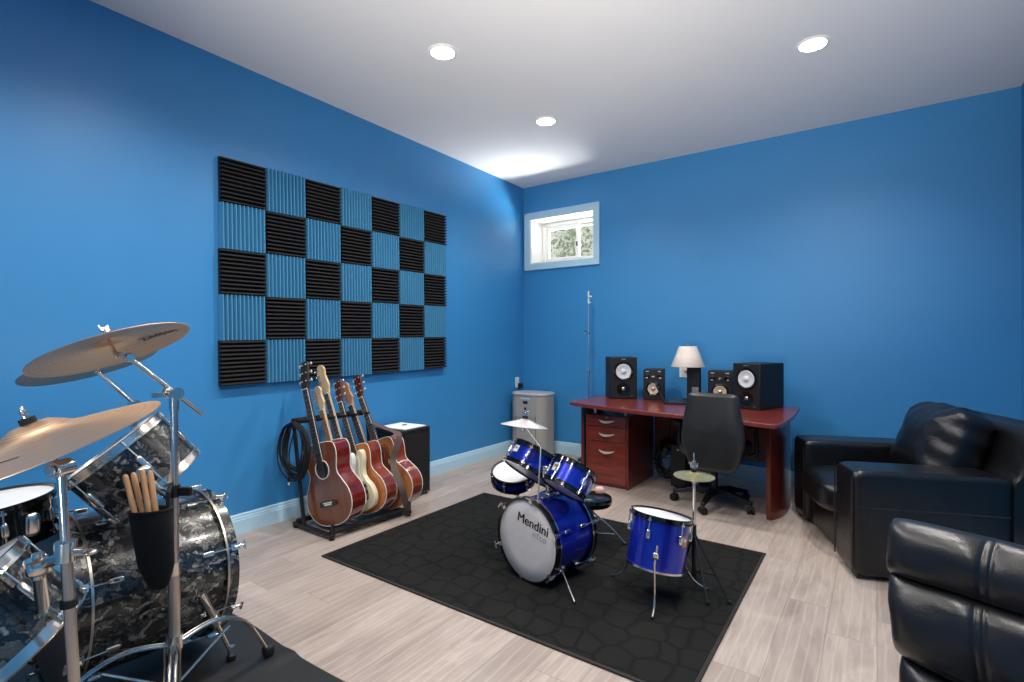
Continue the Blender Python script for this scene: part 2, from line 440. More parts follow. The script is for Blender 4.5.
# outside: low ground, beige garden wall and shrubs beyond the pane
slab('trim_garden_ground', (.5, 3.0, 1.28), (8, 5.2, .06), 'stone')
slab('trim_garden_wall', (.5, 4.6, 2.9), (8, .2, 3.4), 'stone')
for i, (bx, by, bz, br) in enumerate(((.15, 2.6, 2.95, .42), (-.95, 3.0, 3.0, .5), (.1, 3.9, 3.0, .45))):
    b = MB()
    for k in range(420):
        p = V((random.gauss(0, 1), random.gauss(0, 1), random.gauss(0, 1))).normalized()*br*random.uniform(.35, 1)
        n = V((random.gauss(0, 1), random.gauss(0, 1), random.gauss(0, 1))).normalized(); u = n.orthogonal().normalized(); w = n.cross(u)
        q = V((bx, by, bz))+p; l = random.uniform(.025, .05)
        b.face(b.verts([q-u*l, q-w*l*.45, q+u*l, q+w*l*.45]))
    b.tube([(bx, by, 1.31), (bx+.03, by, bz-.1), (bx-.02, by, bz+br*.6)], [.03, .02, .008], 8)
    tag(obj('garden_shrub', b, 'leaf', smooth=False), ('leafy shrub outside the small window, nearest its middle', 'leafy shrub outside the window, left one nearest the corner', 'leafy shrub outside the small window, seen through the right pane')[i], 'shrub', 'shrubs outside the window')

def baseboard(name, p0, p1, nrm):
    """profiled skirting from p0 to p1, nrm points into the room"""
    prof = [(0, 0), (.016, 0), (.016, .092), (.013, .097), (.013, .108), (.009, .113), (.009, .126), (.004, .134), (0, .134)]
    p0, p1, n = V(p0), V(p1), V(nrm)
    b = MB(); b.loft([[p+n*d+V((0, 0, z)) for d, z in prof] for p in (p0, p1)])
    struct(obj(name, b, 'trim', smooth=False))
baseboard('baseboard_left', (0, YB, 0), (0, 0, 0), (1, 0, 0))
baseboard('baseboard_back', (0, 0, 0), (RW, 0, 0), (0, -1, 0))
baseboard('baseboard_right', (RW, 0, 0), (RW, YB, 0), (-1, 0, 0))

# ------------------------------------------------------------------ recessed lights
LW = 84
def ceiling_light(x, y, label):
    t = thing('ceiling_light', label, 'ceiling light', (x, y, H), group='recessed ceiling lights')
    obj('trim_ring', MB().lathe([(.074, -.001), (.076, -.008), (.090, -.006), (.096, -.0005)], 40), 'vinyl', t)
    obj('lens', MB().lathe([(0, -.0125), (.036, -.012), (.062, -.009), (.075, -.003)], 40), 'lamp', t)
    L = bpy.data.lights.new('downlight', 'SPOT'); L.energy = LW; L.spot_size = math.radians(148); L.spot_blend = .7
    L.shadow_soft_size = .06; L.color = (1., .965, .92)
    o = bpy.data.objects.new('downlight', L); C.objects.link(o); o.parent = t; o.location = (0, 0, -.03)
    return t
ceiling_light(1.232, -2.763, 'lit recessed ceiling light above the guitar wall, largest and nearest of the left row')
ceiling_light(1.232, -1.491, 'lit recessed ceiling light closest to the corner with the small window')
ceiling_light(3.19, -1.492, 'lit recessed ceiling light above the desk and armchair side')
for x, y, l in ((3.19, -2.763, 'lit recessed ceiling light over the rug, just above the picture'), (1.232, -4.03, 'lit recessed ceiling light above the grey drum kit'),
             (3.19, -4.03, 'lit recessed ceiling light above the recliner'), (1.232, -5.3, 'lit recessed ceiling light behind the grey drum kit'), (3.19, -5.3, 'lit recessed ceiling light behind the camera')):
    ceiling_light(x, y, l)

# ------------------------------------------------------------------ acoustic foam tiles
TS = .303
def tile_mb(horizontal):
    n = 11; b = MB(); prof = [(0, 0)]
    for k in range(n):
        prof += [(.016, k/n*TS+.002), (.05, (k+.38)/n*TS), (.05, (k+.62)/n*TS), (.016, (k+1)/n*TS-.002)]
    prof += [(0, TS)]
    h = TS/2-.001
    rings = []
    for e in (-h, h):
        rings.append([V((d, e, s-TS/2)) if horizontal else V((d, s-TS/2, e)) for d, s in prof])
    return b.loft(rings)
proto = {}
rows = ('top row', 'second row from top', 'middle row', 'fourth row from top', 'bottom row')
cols = ('leftmost column', 'second column from left', 'third column from left', 'middle column', 'fifth column from left', 'sixth column from left', 'rightmost column')
for r in range(5):
    for c in range(7):
        blk = (r+c) % 2 == 0
        if blk not in proto: o = proto[blk] = obj('acoustic_foam_tile', tile_mb(blk), 'foam_black' if blk else 'foam_blue', smooth=False)
        else: o = proto[blk].copy(); C.objects.link(o)
        y = -3.58+(c+.5)*.3075; o.location = (.001, y, 2.505-(r+.5)*.3005+(y+3.58)*.0175)
        o.rotation_euler = (math.radians(.9), 0, 0)
        tag(o, ('black foam tile with horizontal ridges, ' if blk else 'blue foam tile with vertical ridges, ')+rows[r]+', '+cols[c], 'foam tile', 'black foam tiles on the left wall' if blk else 'blue foam tiles on the left wall')

# ------------------------------------------------------------------ floor coverings
t = thing('rug', 'black rectangular rug with raised oval pattern under the blue drums', 'rug', (1.875, -2.57, 0))
RX0, RX1, RY0, RY1 = .782, 2.965, -3.345, -1.765
b = MB(); N = 60
b.box(((RX0+RX1)/2, (RY0+RY1)/2, .006), (RX1-RX0-.03, RY1-RY0-.03, .011))
obj('pile', b, 'rug', t, True, bevel=.003)
b = MB()
for yy in (RY0+.009, RY1-.009): b.box(((RX0+RX1)/2, yy, .005), (RX1-RX0, .018, .009))
for xx in (RX0+.009, RX1-.009): b.box((xx, (RY0+RY1)/2, .005), (.018, RY1-RY0-.036, .009))
obj('binding', b, 'rug_edge', t, True, bevel=.002)
b = MB(); nx, ny = 60, 44; g = []
for i in range(nx+1):
    for j in range(ny+1):
        x = .45+(2.25-.45)*i/nx; y = -5.5+(5.5-3.985)*j/ny
        edge = max(0, 1-abs(y+4.05)/.12)*max(0, 1-abs(x-1.52)/.07)
        z = .0035+.0015*math.sin(x*9+y*4)+.001*math.sin(y*17-x*5)+.022*edge*edge
        yy = y + (.006*math.sin(x*7) + .018*edge if j == ny else 0)
        g.append((x, yy, max(.003, z)))
top = b.verts(g); bot = b.verts([(p[0], p[1], .0005) for p in g])
ix = lambda i, j: i*(ny+1)+j
for i in range(nx):
    for j in range(ny):
        b.face([top[ix(i, j)], top[ix(i+1, j)], top[ix(i+1, j+1)], top[ix(i, j+1)]])
for i in range(nx):
    b.face([bot[ix(i, 0)], bot[ix(i+1, 0)], top[ix(i+1, 0)], top[ix(i, 0)]]); b.face([bot[ix(i, ny)], bot[ix(i+1, ny)], top[ix(i+1, ny)], top[ix(i, ny)]])
for j in range(ny):
    b.face([bot[ix(0, j)], bot[ix(0, j+1)], top[ix(0, j+1)], top[ix(0, j)]]); b.face([bot[ix(nx, j)], bot[ix(nx, j+1)], top[ix(nx, j+1)], top[ix(nx, j)]])
tag(obj('drum_mat', b, 'mat'), 'dark grey rubber floor mat with a rippled edge under the grey drum kit', 'mat')

# ------------------------------------------------------------------ guitars on a rack along the left wall
def mirror(half):  # half outline: (width, z) from bottom centre to top centre
    return [(w, z) for w, z in half]+[(-w, z) for w, z in half[::-1] if w > 1e-6]
ACOU = [(0, 0), (.07, .004), (.135, .03), (.18, .08), (.197, .14), (.185, .205), (.15, .262), (.126, .30), (.122, .335), (.137, .385), (.147, .425), (.146, .465), (.128, .495), (.07, .507), (.03, .509)]
def outline(half, n=5):
    pts = [(-w, z) for w, z in half[:0:-1]]+[(w, z) for w, z in half]
    return [(p.x, p.y) for p in spline([(x, z, 0) for x, z in pts], n)]
# 2D outline (x, z) -> prism along y: matrix maps (x, z, h) -> (x, h, z)
XZ = Matrix(((1, 0, 0, 0), (0, 0, 1, 0), (0, 1, 0, 0), (0, 0, 0, 1)))
def inset(ol, d):
    n = len(ol); out = []
    for i in range(n):
        a, b_ = V(ol[i-1]), V(ol[(i+1) % n]); t = (b_-a).normalized(); nrm = V((-t.y, t.x))
        out.append((ol[i][0]+nrm.x*d, ol[i][1]+nrm.y*d))
    return out

def neck_parts(t, z0, z1, zb, y0, w0, w1, neck, board, frets, nstr, strings=True, bridge_y=None):
    """neck from z0 (body) to z1 (nut); fretboard reaches down to zb; y0 is the front plane of the body; front is -y"""
    b = MB(); rings = []
    for k in range(7):
        f = k/6; z = z0+(z1-z0)*f; w = (w0+(w1-w0)*f)/2; d = .024
        rings.append([V((w*math.cos(a), y0-.003+d*math.sin(a)*1.0, z)) for a in [PI*q/10 for q in range(11)]])
    b.loft(rings); obj('neck', b, neck, t)
    b = MB(); wb = w0+(w0-w1)*(z0-zb)/(z1-z0)
    b.loft([[V((-w/2, y0-.002, z)), V((w/2, y0-.002, z)), V((w/2-.001, y0-.010, z)), V((-w/2+.001, y0-.010, z))] for z, w in ((zb, wb), (z1, w1))])
    fb = obj('fretboard', b, board, t, smooth=False)
    for s_ in (-1, 1): obj('binding', MB().cyl((s_*wb/2, y0-.009, zb), (s_*w1/2, y0-.009, z1), .0016, seg=6), 'ivory', fb)
    fr = None; n = frets; S = (z1-zb)*1.35
    for k in range(1, n+1):
        z = z1-S*(1-2**(-k/12))
        if z < zb+.004: break
        w = w1+(wb-w1)*(z1-z)/(z1-zb)
        if fr is None: fr = obj('fret', MB().box((0, 0, 0), (1, .002, .0022)), 'steel', fb, smooth=False); o = fr
        else: o = share(fr, fb)
        o.location = (0, y0-.0105, z); o.scale = (w*.97, 1, 1)
    obj('nut', MB().box((0, y0-.011, z1+.002), (w1, .006, .005)), 'ivory', t, smooth=False)
    if bridge_y:
        for k in range(nstr):
            f = (k/(nstr-1)-.5)
            obj('string', MB().cyl((f*w0*1.05, bridge_y[0], bridge_y[1]), (f*w1*.8, y0-.0145, z1+.003), .0007 if nstr == 6 else .0012, seg=5), 'steel', t)

def headstock_sym(t, z1, y0, L, mat, w=.062, pegs=3, peg='satin', slot=False):
    ol = [(-.022, 0), (-.022, .006), (-w/2, .035), (-w/2-.004, L*.6), (-w/2-.002, L-.012), (-w*.3, L), (0, L-.006), (w*.3, L), (w/2+.002, L-.012), (w/2+.004, L*.6), (w/2, .035), (.022, .006), (.022, 0)]
    Mx = Matrix.Translation((0, y0, z1)) @ Matrix.Rotation(math.radians(-12), 4, 'X') @ XZ
    h = obj('headstock', MB().prism(ol, -.010, .006, Mx), mat, t, bevel=.002)
    Mh = Matrix.Translation((0, y0, z1)) @ Matrix.Rotation(math.radians(-12), 4, 'X')
    for s in (-1, 1):
        for k in range(pegs):
            z = .05+k*(L-.075)/(pegs-1)
            b = MB(); b.cyl(Mh @ V((s*w*.3, -.014, z)), Mh @ V((s*w*.3, .002, z)), .005, seg=10)
            b.cyl(Mh @ V((s*w*.5, .002, z)), Mh @ V((s*(w*.5+.016), .002, z)), .0035, seg=8)
            b.cushion(Mh @ V((s*(w*.5+.023), .002, z)), (.014, .009, .020), 3, n=4)
            obj('tuning_peg', b, peg, h)
    return h
def headstock_inline(t, z1, y0, L, mat, nstr, big=1., flip=1):
    ol = [(-.021, 0), (-.024, .02), (-.036, .045), (-.044, L*.55), (-.040, L*.8), (-.022, L*.97), (.004, L), (.024, L*.93), (.034, L*.8), (.026, L*.62), (.036, L*.30), (.034, .05), (.024, .025), (.021, 0)]
    ol = [(x*big*flip, z) for x, z in ol]
    sp = [(p.x, p.y) for p in spline([(x, z, 0) for x, z in ol], 3)]
    Mx = Matrix.Translation((0, y0+.006, z1)) @ XZ
    h = obj('headstock', MB().prism(sp, -.008, .008, Mx), mat, t, bevel=.002)
    for k in range(nstr):
        z = z1+L*(.22+.62*k/max(1, nstr-1)); x = -.030*big*flip
        b = MB(); b.cyl((x+.012*flip, y0-.016, z), (x+.012*flip, y0+.002, z), .005*big, seg=10)
        b.cyl((x-.004*flip, y0+.006, z), (x-.028*big*flip, y0+.006, z), .0035, seg=8)
        b.cushion((x-.036*big*flip, y0+.006, z), (.016*big, .010, .020*big), 3, n=4)
        obj('tuning_peg', b, 'chrome', h)
    return h

def acoustic(name, label, cat, top, side, neckm, board, headm, base, rot, s=1., depth=.10, rosette='ivory', pickguard=None, cut=False):
    t = thing(name, label, cat, base, rot, group='guitars on the black rack'); t.scale = (s, s, s)
    ol = outline(ACOU)
    obj('body', MB().prism(ol, .003, depth, XZ), side, t, angle=35)
    obj('soundboard', MB().prism(inset(ol, .0015), -.0005, .003, XZ), top, t, smooth=False)
    for y in (.0015, depth):
        obj('binding', MB().tube([(p[0], y, p[1]) for p in ol], .0028, 6, loop=True), 'ivory', t)
    hole = [(.05*math.cos(2*PI*k/32), .345+.05*math.sin(2*PI*k/32)) for k in range(32)]
    obj('sound_hole', MB().prism(hole, -.0012, .001, XZ), 'ink', t, smooth=False)
    obj('rosette', MB().tube([(x*1.18, -.0005, .345+(z-.345)*1.18) for x, z in hole], .0038, 6, loop=True), rosette, t)
    br = obj('bridge', MB().prism([(-.075, .128), (-.07, .12), (.07, .12), (.075, .128), (.075, .145), (.04, .152), (-.04, .152), (-.075, .145)], -.010, 0, XZ), 'rosewood', t, bevel=.002)
    obj('saddle', MB().box((0, -.012, .141), (.075, .006, .006)), 'ivory', br, smooth=False)
    obj('tie_block', MB().box((0, -.0115, .130), (.06, .004, .010)), 'ivory', br, smooth=False)
    if pickguard: obj('pickguard', MB().prism([(.05, .30), (.075, .36), (.10, .33), (.115, .27), (.09, .22), (.05, .24), (.035, .28)], -.0015, 0, XZ), pickguard, t, smooth=False)
    neck_parts(t, .509, .86, .39, 0, .056, .046, neckm, board, 18, 6, True, (-.014, .141))
    headstock_sym(t, .862, 0, .185, headm)
    return t

STRAT = [(0, .0), (.08, .004), (.135, .03), (.160, .085), (.150, .145), (.122, .19), (.112, .225), (.122, .27), (.145, .32), (.150, .365), (.128, .385), (.098, .365), (.07, .32), (.035, .31),
         (-.035, .31), (-.07, .335), (-.105, .385), (-.135, .43), (-.158, .425), (-.160, .37), (-.138, .30), (-.118, .245), (-.122, .20), (-.15, .15), (-.165, .09), (-.14, .03), (-.08, .004)]
def electric(name, label, cat, bodym, guard, neckm, board, headm, base, rot, s=1., z1=.72, hl=.17, nstr=6, bass=False, flip=1):
    t = thing(name, label, cat, base, rot, group='guitars on the black rack'); t.scale = (s, s, s)
    k = 1.08 if bass else 1.
    ol = [(p.x, p.y) for p in spline([(x*k, z*k, 0) for x, z in STRAT], 4, True)]
    obj('body', MB().prism(ol, 0, .042, XZ), bodym, t, bevel=.007, segs=3)
    pg = [(p.x, p.y) for p in spline([(x*k*.86, z*k*.9+.015, 0) for x, z in ((.02, .10), (.10, .09), (.135, .12), (.125, .17), (.105, .22), (.112, .27), (.13, .32), (.135, .36), (.115, .372), (.08, .335), (.04, .325), (-.04, .325), (-.08, .35), (-.11, .37), (-.10, .30), (-.075, .24), (-.055, .18))], 4, True)]
    obj('pickguard', MB().prism(pg, -.0025, 0, XZ), guard, t, smooth=False)
    for z in ((.20, .235) if bass else (.13, .19, .25)):
        pk = obj('pickup', MB().box((0, -.005, z*k), (.085, .012, .03 if bass else .02)), 'black_plastic', t, bevel=.003)
    if bass:
        pl = obj('control_plate', MB().prism([(p.x, p.y) for p in spline([(.085, .075, 0), (.115, .075, 0), (.128, .12, 0), (.128, .18, 0), (.112, .2, 0), (.098, .18, 0), (.1, .12, 0)], 4, True)], -.0045, -.0025, XZ), 'chrome', t, smooth=False)
        spots = ((.105, .085), (.114, .125), (.114, .17))
    else:
        pl = t; spots = ((.085, .12), (.1, .09), (.075, .165))
    for x, z in spots:
        b = MB(); b.cyl((x, -.004, z), (x, -.02, z), .0115, .010, 16); obj('knob', b, 'black_plastic' if bass else guard, pl)
    br = obj('bridge', MB().box((0, -.005, .085*k), (.08, .012, .045 if bass else .03)), 'chrome', t, bevel=.002)
    neck_parts(t, .31*k, z1, .285*k, -.006, .057, .043, neckm, board, 20, nstr, True, (-.016, .085*k))
    headstock_inline(t, z1, -.006, hl, headm, nstr, 1.1 if bass else .92, flip)
    return t

def lean(base, top):
    """rotation that takes local z towards top-base (leaning in x) keeping the face towards -y"""
    d = V(top)-V(base); a = math.atan2(-d.x, d.z)
    return (0, -a, math.radians(7)), d.length
def aty(px, py, y):
    d = FW+RT*((px-512)/FPX)+V((0, 0, (341-py)/FPX)); t = (y-CAM.y)/d.y; return CAM+d*t
def place(y, xb, zb, px, py, nat):
    top = aty(px, py, y); base = V((xb, y, zb)); r, L = lean(base, top); return base, r, L/nat
B, R_, s = place(-3.07, .52, .055, 305, 361, 1.047)
acoustic('acoustic_guitar', 'brown mahogany acoustic guitar with red sides, frontmost on the rack', 'guitar', 'mahog_top', 'mahog_side', 'redneck', 'rosewood', 'rosewood', B, R_, s, .115)
B, R_, s = place(-2.935, .50, .085, 321.5, 386, .89)
electric('electric_guitar', 'white electric guitar with small cream headstock directly behind the brown acoustic', 'guitar', 'white_gloss', 'ivory', 'maple', 'honey', 'maple', B, R_, s)
B, R_, s = place(-2.86, .535, .085, 325.5, 365, 1.10)
electric('bass_guitar', 'cream bass guitar with large pale headstock and chrome control plate', 'bass guitar', 'cream', 'ivory', 'maple', 'rosewood', 'maple', B, R_, s, .88, .22, 4, True)
B, R_, s = place(-2.79, .575, .075, 339, 379, 1.047)
acoustic('acoustic_guitar', 'amber topped acoustic guitar with reddish headstock in the middle of the rack', 'guitar', 'spruce', 'rose_side', 'redneck', 'rosewood', 'redneck', B, R_, s, .115)
B, R_, s = place(-2.66, .56, .085, 349.5, 382, .89)
electric('electric_guitar', 'dark brown electric guitar with slanted honey maple headstock, second from the right end', 'guitar', 'burst', 'ivory', 'honey', 'rosewood', 'honey', B, R_, s)
B, R_, s = place(-2.59, .63, .075, 359, 375, 1.047)
g6 = acoustic('acoustic_guitar', 'tan acoustic guitar with a hanging strap, last at the right end of the rack', 'guitar', 'tan_top', 'rose_side', 'redneck', 'rosewood', 'redneck', B, R_, s, .115, pickguard='black_gloss')
def strap(parent, pts, w, mat):
    P = spline(pts, 8); b = MB(); rings = []
    for i, p in enumerate(P):
        d = (P[min(i+1, len(P)-1)]-P[max(i-1, 0)]).normalized(); side = V((.8171, .5764, 0)); side = (side-d*side.dot(d)).normalized(); n = d.cross(side)
        rings.append([p+side*w/2+n*.0012, p-side*w/2+n*.0012, p-side*w/2-n*.0012, p+side*w/2-n*.0012])
    b.loft(rings); return obj('strap', b, mat, parent, True, smooth=True)
strap(g6, [aty(368, 421, -2.62), aty(385, 428, -2.64), aty(398, 434, -2.66), aty(397, 446, -2.68), aty(393, 460, -2.70), aty(396, 474, -2.72), aty(402, 488, -2.72), aty(405, 500, -2.70), aty(407, 509, -2.68), aty(405, 516, -2.665)], .045, 'strapgrey')

# rack
r = thing('guitar_rack', 'black steel multi guitar floor rack holding six guitars by the left wall', 'guitar rack', (.4, -2.83, 0))
E0, E1 = -3.15, -2.53
for k, (y, x0, x1, xt) in enumerate(((E0, .185, .63, .185), (E1, .17, .69, .20))):
    b = MB(); b.box(((x0+x1)/2, y, .028), (x1-x0, .03, .022)); obj('base_bar', b, 'black_metal', r, True, bevel=.004)
    for xx in (x0+.02, x1-.02):
        obj('foot', MB().cyl((xx, y, 0), (xx, y, .018), .017, seg=14), 'rubber', r, True)
    obj('end_peg', MB().cyl((x1-.01, y, .03), (x1-.01, y, .10), .011, seg=12), 'black_metal', r, True)
    obj('upright', MB().cyl((x0+.12, y, .03), (xt-.01, y, .735), .013, seg=14), 'black_metal', r, True)
for dx0, nm in ((.22, 'lower_rail'), (.60, 'lower_rail')):
    obj(nm, MB().cyl((dx0, E0, .045), (dx0+.05, E1, .045), .018, seg=14), 'fabric_black', r, True)
obj('neck_rest', MB().cyl((.165, E0-.0, .735), (.195, E1, .735), .022, seg=16), 'fabric_black', r, True)

for k in range(6):
    y = -3.125+k*.098; xb = .165+.03*(y-E0)/(E1-E0)
    obj('neck_prong', MB().tube([(xb, y, .738), (xb+.10, y, .742), (xb+.16, y, .752)], [.011, .011, .009], 10), 'fabric_black', r, True)

# coiled cable hung over the left upright
b = MB(); pts = []
cc = V((.25, -3.19, .60)); rnd = random.Random(3)
for k in range(15):
    rx, rz = rnd.uniform(.105, .17), rnd.uniform(.15, .20); ox, oy, oz = rnd.uniform(-.012, .012), rnd.uniform(-.025, .015), rnd.uniform(-.012, .012)
    for q in range(20):
        a = 2*PI*q/20+PI/2; pts.append(cc+V((ox+rx*math.cos(a), oy+.006*math.sin(3*a), oz+.19-rz+rz*math.sin(a)-.055)))
pts += [cc+V((-.02, -.02, -.02)), cc+V((-.03, -.02, -.12)), cc+V((-.035, -.02, -.24))]
t = thing('cable_coil', 'coil of black cable hanging from the left end of the guitar rack', 'cable', cc)
obj('cable', MB().tube(spline(pts, 2), .0050, 6), 'rubber', t, True)
e = pts[-1]
obj('plug', MB().cyl(e, e+V((0, 0, -.03)), .007, seg=10), 'black_plastic', t, True)
obj('plug_tip', MB().box(e+V((0, 0, -.04)), (.014, .008, .022)), 'ivory', t, True, bevel=.002)

# black cabinet with papers behind the guitars
AX0, AX1, AY0, AY1, AH = .07, .40, -2.345, -2.02, .575
t = thing('amplifier_cabinet', 'black speaker cabinet with white papers on top behind the guitars', 'amplifier', ((AX0+AX1)/2, (AY0+AY1)/2, 0))
obj('cabinet', MB().box(((AX0+AX1)/2, (AY0+AY1)/2, AH/2+.008), (AX1-AX0, AY1-AY0, AH-.016)), 'vinylblack', t, True, bevel=.012, segs=3)
obj('grille', MB().box((AX1+.001, (AY0+AY1)/2, AH*.5), (.006, AY1-AY0-.05, AH-.09)), 'fabric_black', t, True, bevel=.002)
for x in (AX0+.03, AX1-.03):
    for y in (AY0+.03, AY1-.03): obj('foot', MB().cyl((x, y, 0), (x, y, .012), .014, seg=12), 'rubber', t, True)
for k in range(8):
    obj('rivet', MB().ball((AX1+.001, AY0+.04+k*(AY1-AY0-.08)/7, .03), .004, 8, 6), 'steel', t, True)
b = MB(); b.box(((AX0+AX1)/2+.005, (AY0+AY1)/2-.004, AH+.0045), (.285, .26, .006), RZ(.06))
tag(obj('paper_stack', b, 'paper', smooth=False), 'white sheet of paper lying on the black cabinet behind the guitars', 'paper')
tag(obj('dark_clip', MB().cushion((.23, -2.16, AH+.0115), (.022, .05, .007), 3, n=4), 'black_plastic'), 'tiny dark clip lying on the white paper on the cabinet', 'clip')

# ------------------------------------------------------------------ drums
def quat(n, roll=0):
    return V(n).normalized().to_track_quat('Z', 'Y') @ Quaternion((0, 0, 1), roll)
def ang_of(t, d):
    """angle in the drum's local xy plane of world direction d"""
    q = t.rotation_quaternion.inverted() @ V(d); return math.atan2(q.y, q.x)
def drum(name, label, cat, top, n, R, L, shell, hoop, head, bottom_head, group, lugs=6, phase=0., hoop_h=.028, hoop_w=.012, lug='chrome', badge=None, wood_hoop=False, bottom_hoop=True, rods=True, inlay=None, bottom_mat=None):
    """top: world centre of the struck head plane, n: axis pointing out of it, R: hoop radius"""
    n = V(n).normalized(); q = quat(n); base = V(top)-n*L
    t = thing(name, label, cat, base, q, group)
    rs = R-hoop_w
    obj('shell', MB().lathe([(rs, .012), (rs, L-.012), (rs-.006, L-.012), (rs-.006, .012)], 64, loop=True), shell, t)
    ends = ((L, 1, head), (0, -1, bottom_head))
    for z, s, hm in ends:
        if s < 0 and not bottom_hoop:
            obj('bottom_rim', MB().lathe([(rs+.004, .004), (rs+.004, .014), (rs-.01, .014), (rs-.01, .004)], 64, loop=True), 'chrome', t); continue
        if wood_hoop:
            prof = [(rs+.002, z-s*hoop_h), (R, z-s*hoop_h), (R, z), (R-.012, z), (R-.012, z-s*.012), (rs-.004, z-s*.012), (rs-.004, z-s*hoop_h)]
        else:
            prof = [(rs+.001, z-s*hoop_h), (R-.001, z-s*hoop_h), (R-.001, z-s*(hoop_h-.006)), (R-.006, z-s*(hoop_h-.006)), (R-.005, z-s*.003), (R, z), (R-.008, z), (R-.009, z-s*.012), (rs-.002, z-s*.014)]
        ho = obj('hoop', MB().lathe(prof, 64, loop=True), hoop if not (s < 0 and bottom_mat) else bottom_mat, t, angle=30)
        if inlay:
            obj('hoop_inlay', MB().lathe([(R+.0012, z-s*hoop_h), (R+.0012, z-s*(hoop_h-.008)), (R-.001, z-s*(hoop_h-.008)), (R-.001, z-s*hoop_h)], 64, loop=True), inlay, ho)
        if hm:
            zz = z-s*.008
            obj('drumhead', MB().lathe([(0, zz), (R*.6, zz), (R-.012, zz-s*.0005), (R-.010, zz-s*.004), (0, zz-s*.003)], 64), hm, t, angle=60)
    for k in range(lugs):
        a = phase+2*PI*k/lugs; c, s_ = math.cos(a), math.sin(a); Rm = RZ(a)
        P = lambda r, z, d=0: V((r*c-d*s_, r*s_+d*c, z))
        lz = min(.05, L*.2)
        lg = None
        for z, s in (((L, 1), (0, -1)) if bottom_hoop else ((L, 1),)):
            zc = L/2+s*max(0, L/2-hoop_h-.065) if L > .2 else L/2
            if lg is None or L > .2:
                b = MB(); b.cushion(P(rs+.008, zc), (.020, .020, .046 if L > .2 else min(.05, L*.4)), 4, Rm, 6)
                lg = obj('lug', b, lug, t)
            if rods:
                b = MB(); b.cyl(P(rs+.014, zc), P(R+.001, z-s*.006), .0030, seg=8)
                if wood_hoop:
                    b.box(P(R+.004, z-s*.012), (.010, .024, .034), Rm); b.box(P(R-.004, z+s*.002), (.024, .022, .006), Rm)
                    b.cyl(P(R+.012, z-s*.02), P(R+.012, z+s*.018), .0055, seg=10)
                    b.box(P(R+.012, z+s*.02), (.008, .038, .008), Rm)
                else:
                    b.box(P(R-.001, z-s*(hoop_h-.004)), (.012, .018, .008), Rm); b.cyl(P(R+.002, z-s*(hoop_h-.004)), P(R+.002, z-s*.006), .0045, seg=8)
                obj('tension_rod', b, 'chrome', lg)
    if badge:
        a = ang_of(t, badge[0]); c, s_ = math.cos(a), math.sin(a)
        w, h, m, zf = badge[1:5]; b = MB(); rings = []
        for k in range(7):
            aa = a+(k/6-.5)*w/rs; rings.append([V(((rs+e)*math.cos(aa), (rs+e)*math.sin(aa), zf*L+hz)) for e, hz in ((0, -h/2), (.0015, -h/2), (.0015, h/2), (0, h/2))])
        b.loft(rings); bd = obj('badge', b, m, t, smooth=False)
        if len(badge) > 5:
            b = MB(); rings = []
            for k in range(5):
                aa = a+(k/4-.5)*w*.62/rs; rings.append([V(((rs+e)*math.cos(aa), (rs+e)*math.sin(aa), zf*L+hz+h*.12)) for e, hz in ((0.001, -h*.14), (.0024, -h*.14), (.0024, h*.14), (.001, h*.14))])
            b.loft(rings); obj('badge_mark', b, badge[5], bd, smooth=False)
    return t
def cymbal_prof(R, bow=.022, bell_r=.055, bell_h=.02):
    up = [(.006, bow+bell_h), (bell_r*.5, bow+bell_h*.85), (bell_r*.85, bow+bell_h*.35), (bell_r*1.05, bow+.002), (R*.45, bow*.78), (R*.75, bow*.38), (R, 0)]
    return up
def cymbal(name, label, cat, c, n, R, mat, group, nut='chrome', bow=.022, bell=.055):
    t = thing(name, label, cat, c, quat(n), group)
    up = cymbal_prof(R, bow, bell, bell*.4)
    obj('disc', MB().lathe(up+[(r, z-.0022) for r, z in up[::-1]], 96, loop=True), mat, t, angle=50)
    zt = up[0][1]
    b = MB(); b.cyl((0, 0, zt-.002), (0, 0, zt+.012), .016, seg=20); obj('felt', b, 'fabric_black', t)
    b = MB(); b.cyl((0, 0, zt+.012), (0, 0, zt+.030), .007, seg=12); b.box((0, 0, zt+.026), (.040, .006, .014)); b.ball((.018, 0, zt+.032), (.006, .004, .009), 10, 6); b.ball((-.018, 0, zt+.032), (.006, .004, .009), 10, 6)
    obj('wing_nut', b, nut, t, bevel=.001)
    b = MB(); b.cyl((0, 0, zt-.008), (0, 0, -.03), .0045, seg=10); obj('tilter_rod', b, nut, t)
    return t, up

KB = 'blue drum kit'; KG = 'grey pearl drum kit'
# --- blue kit: bass drum
BBn = V((math.cos(-1.765), math.sin(-1.765), 0)); BBt = V((1.982, -2.925, .2345))
bb = drum('bass_drum', 'metallic blue bass drum with silver white front head lettered in black', 'drum', BBt, BBn, .2245, .33, 'blue', 'black_gloss', 'grey_head', 'grey_head', KB, lugs=6, phase=.35, hoop_h=.036, hoop_w=.016, wood_hoop=True, inlay='chrome')
wright = V((0, 0, 1)).cross(BBn).normalized()   # reads left to right for a viewer facing the head
def on_head(c, right, up, nrm, ox, oy):
    o = c+right*ox+up*oy
    return Matrix(((right.x, up.x, nrm.x, o.x), (right.y, up.y, nrm.y, o.y), (right.z, up.z, nrm.z, o.z), (0, 0, 0, 1)))
hc = BBt-BBn*.0068
ca9, sa9 = math.cos(math.radians(9)), math.sin(math.radians(9))
wr2 = wright*ca9-V((0, 0, 1))*sa9; up2 = wright*sa9+V((0, 0, 1))*ca9
lt = MB()
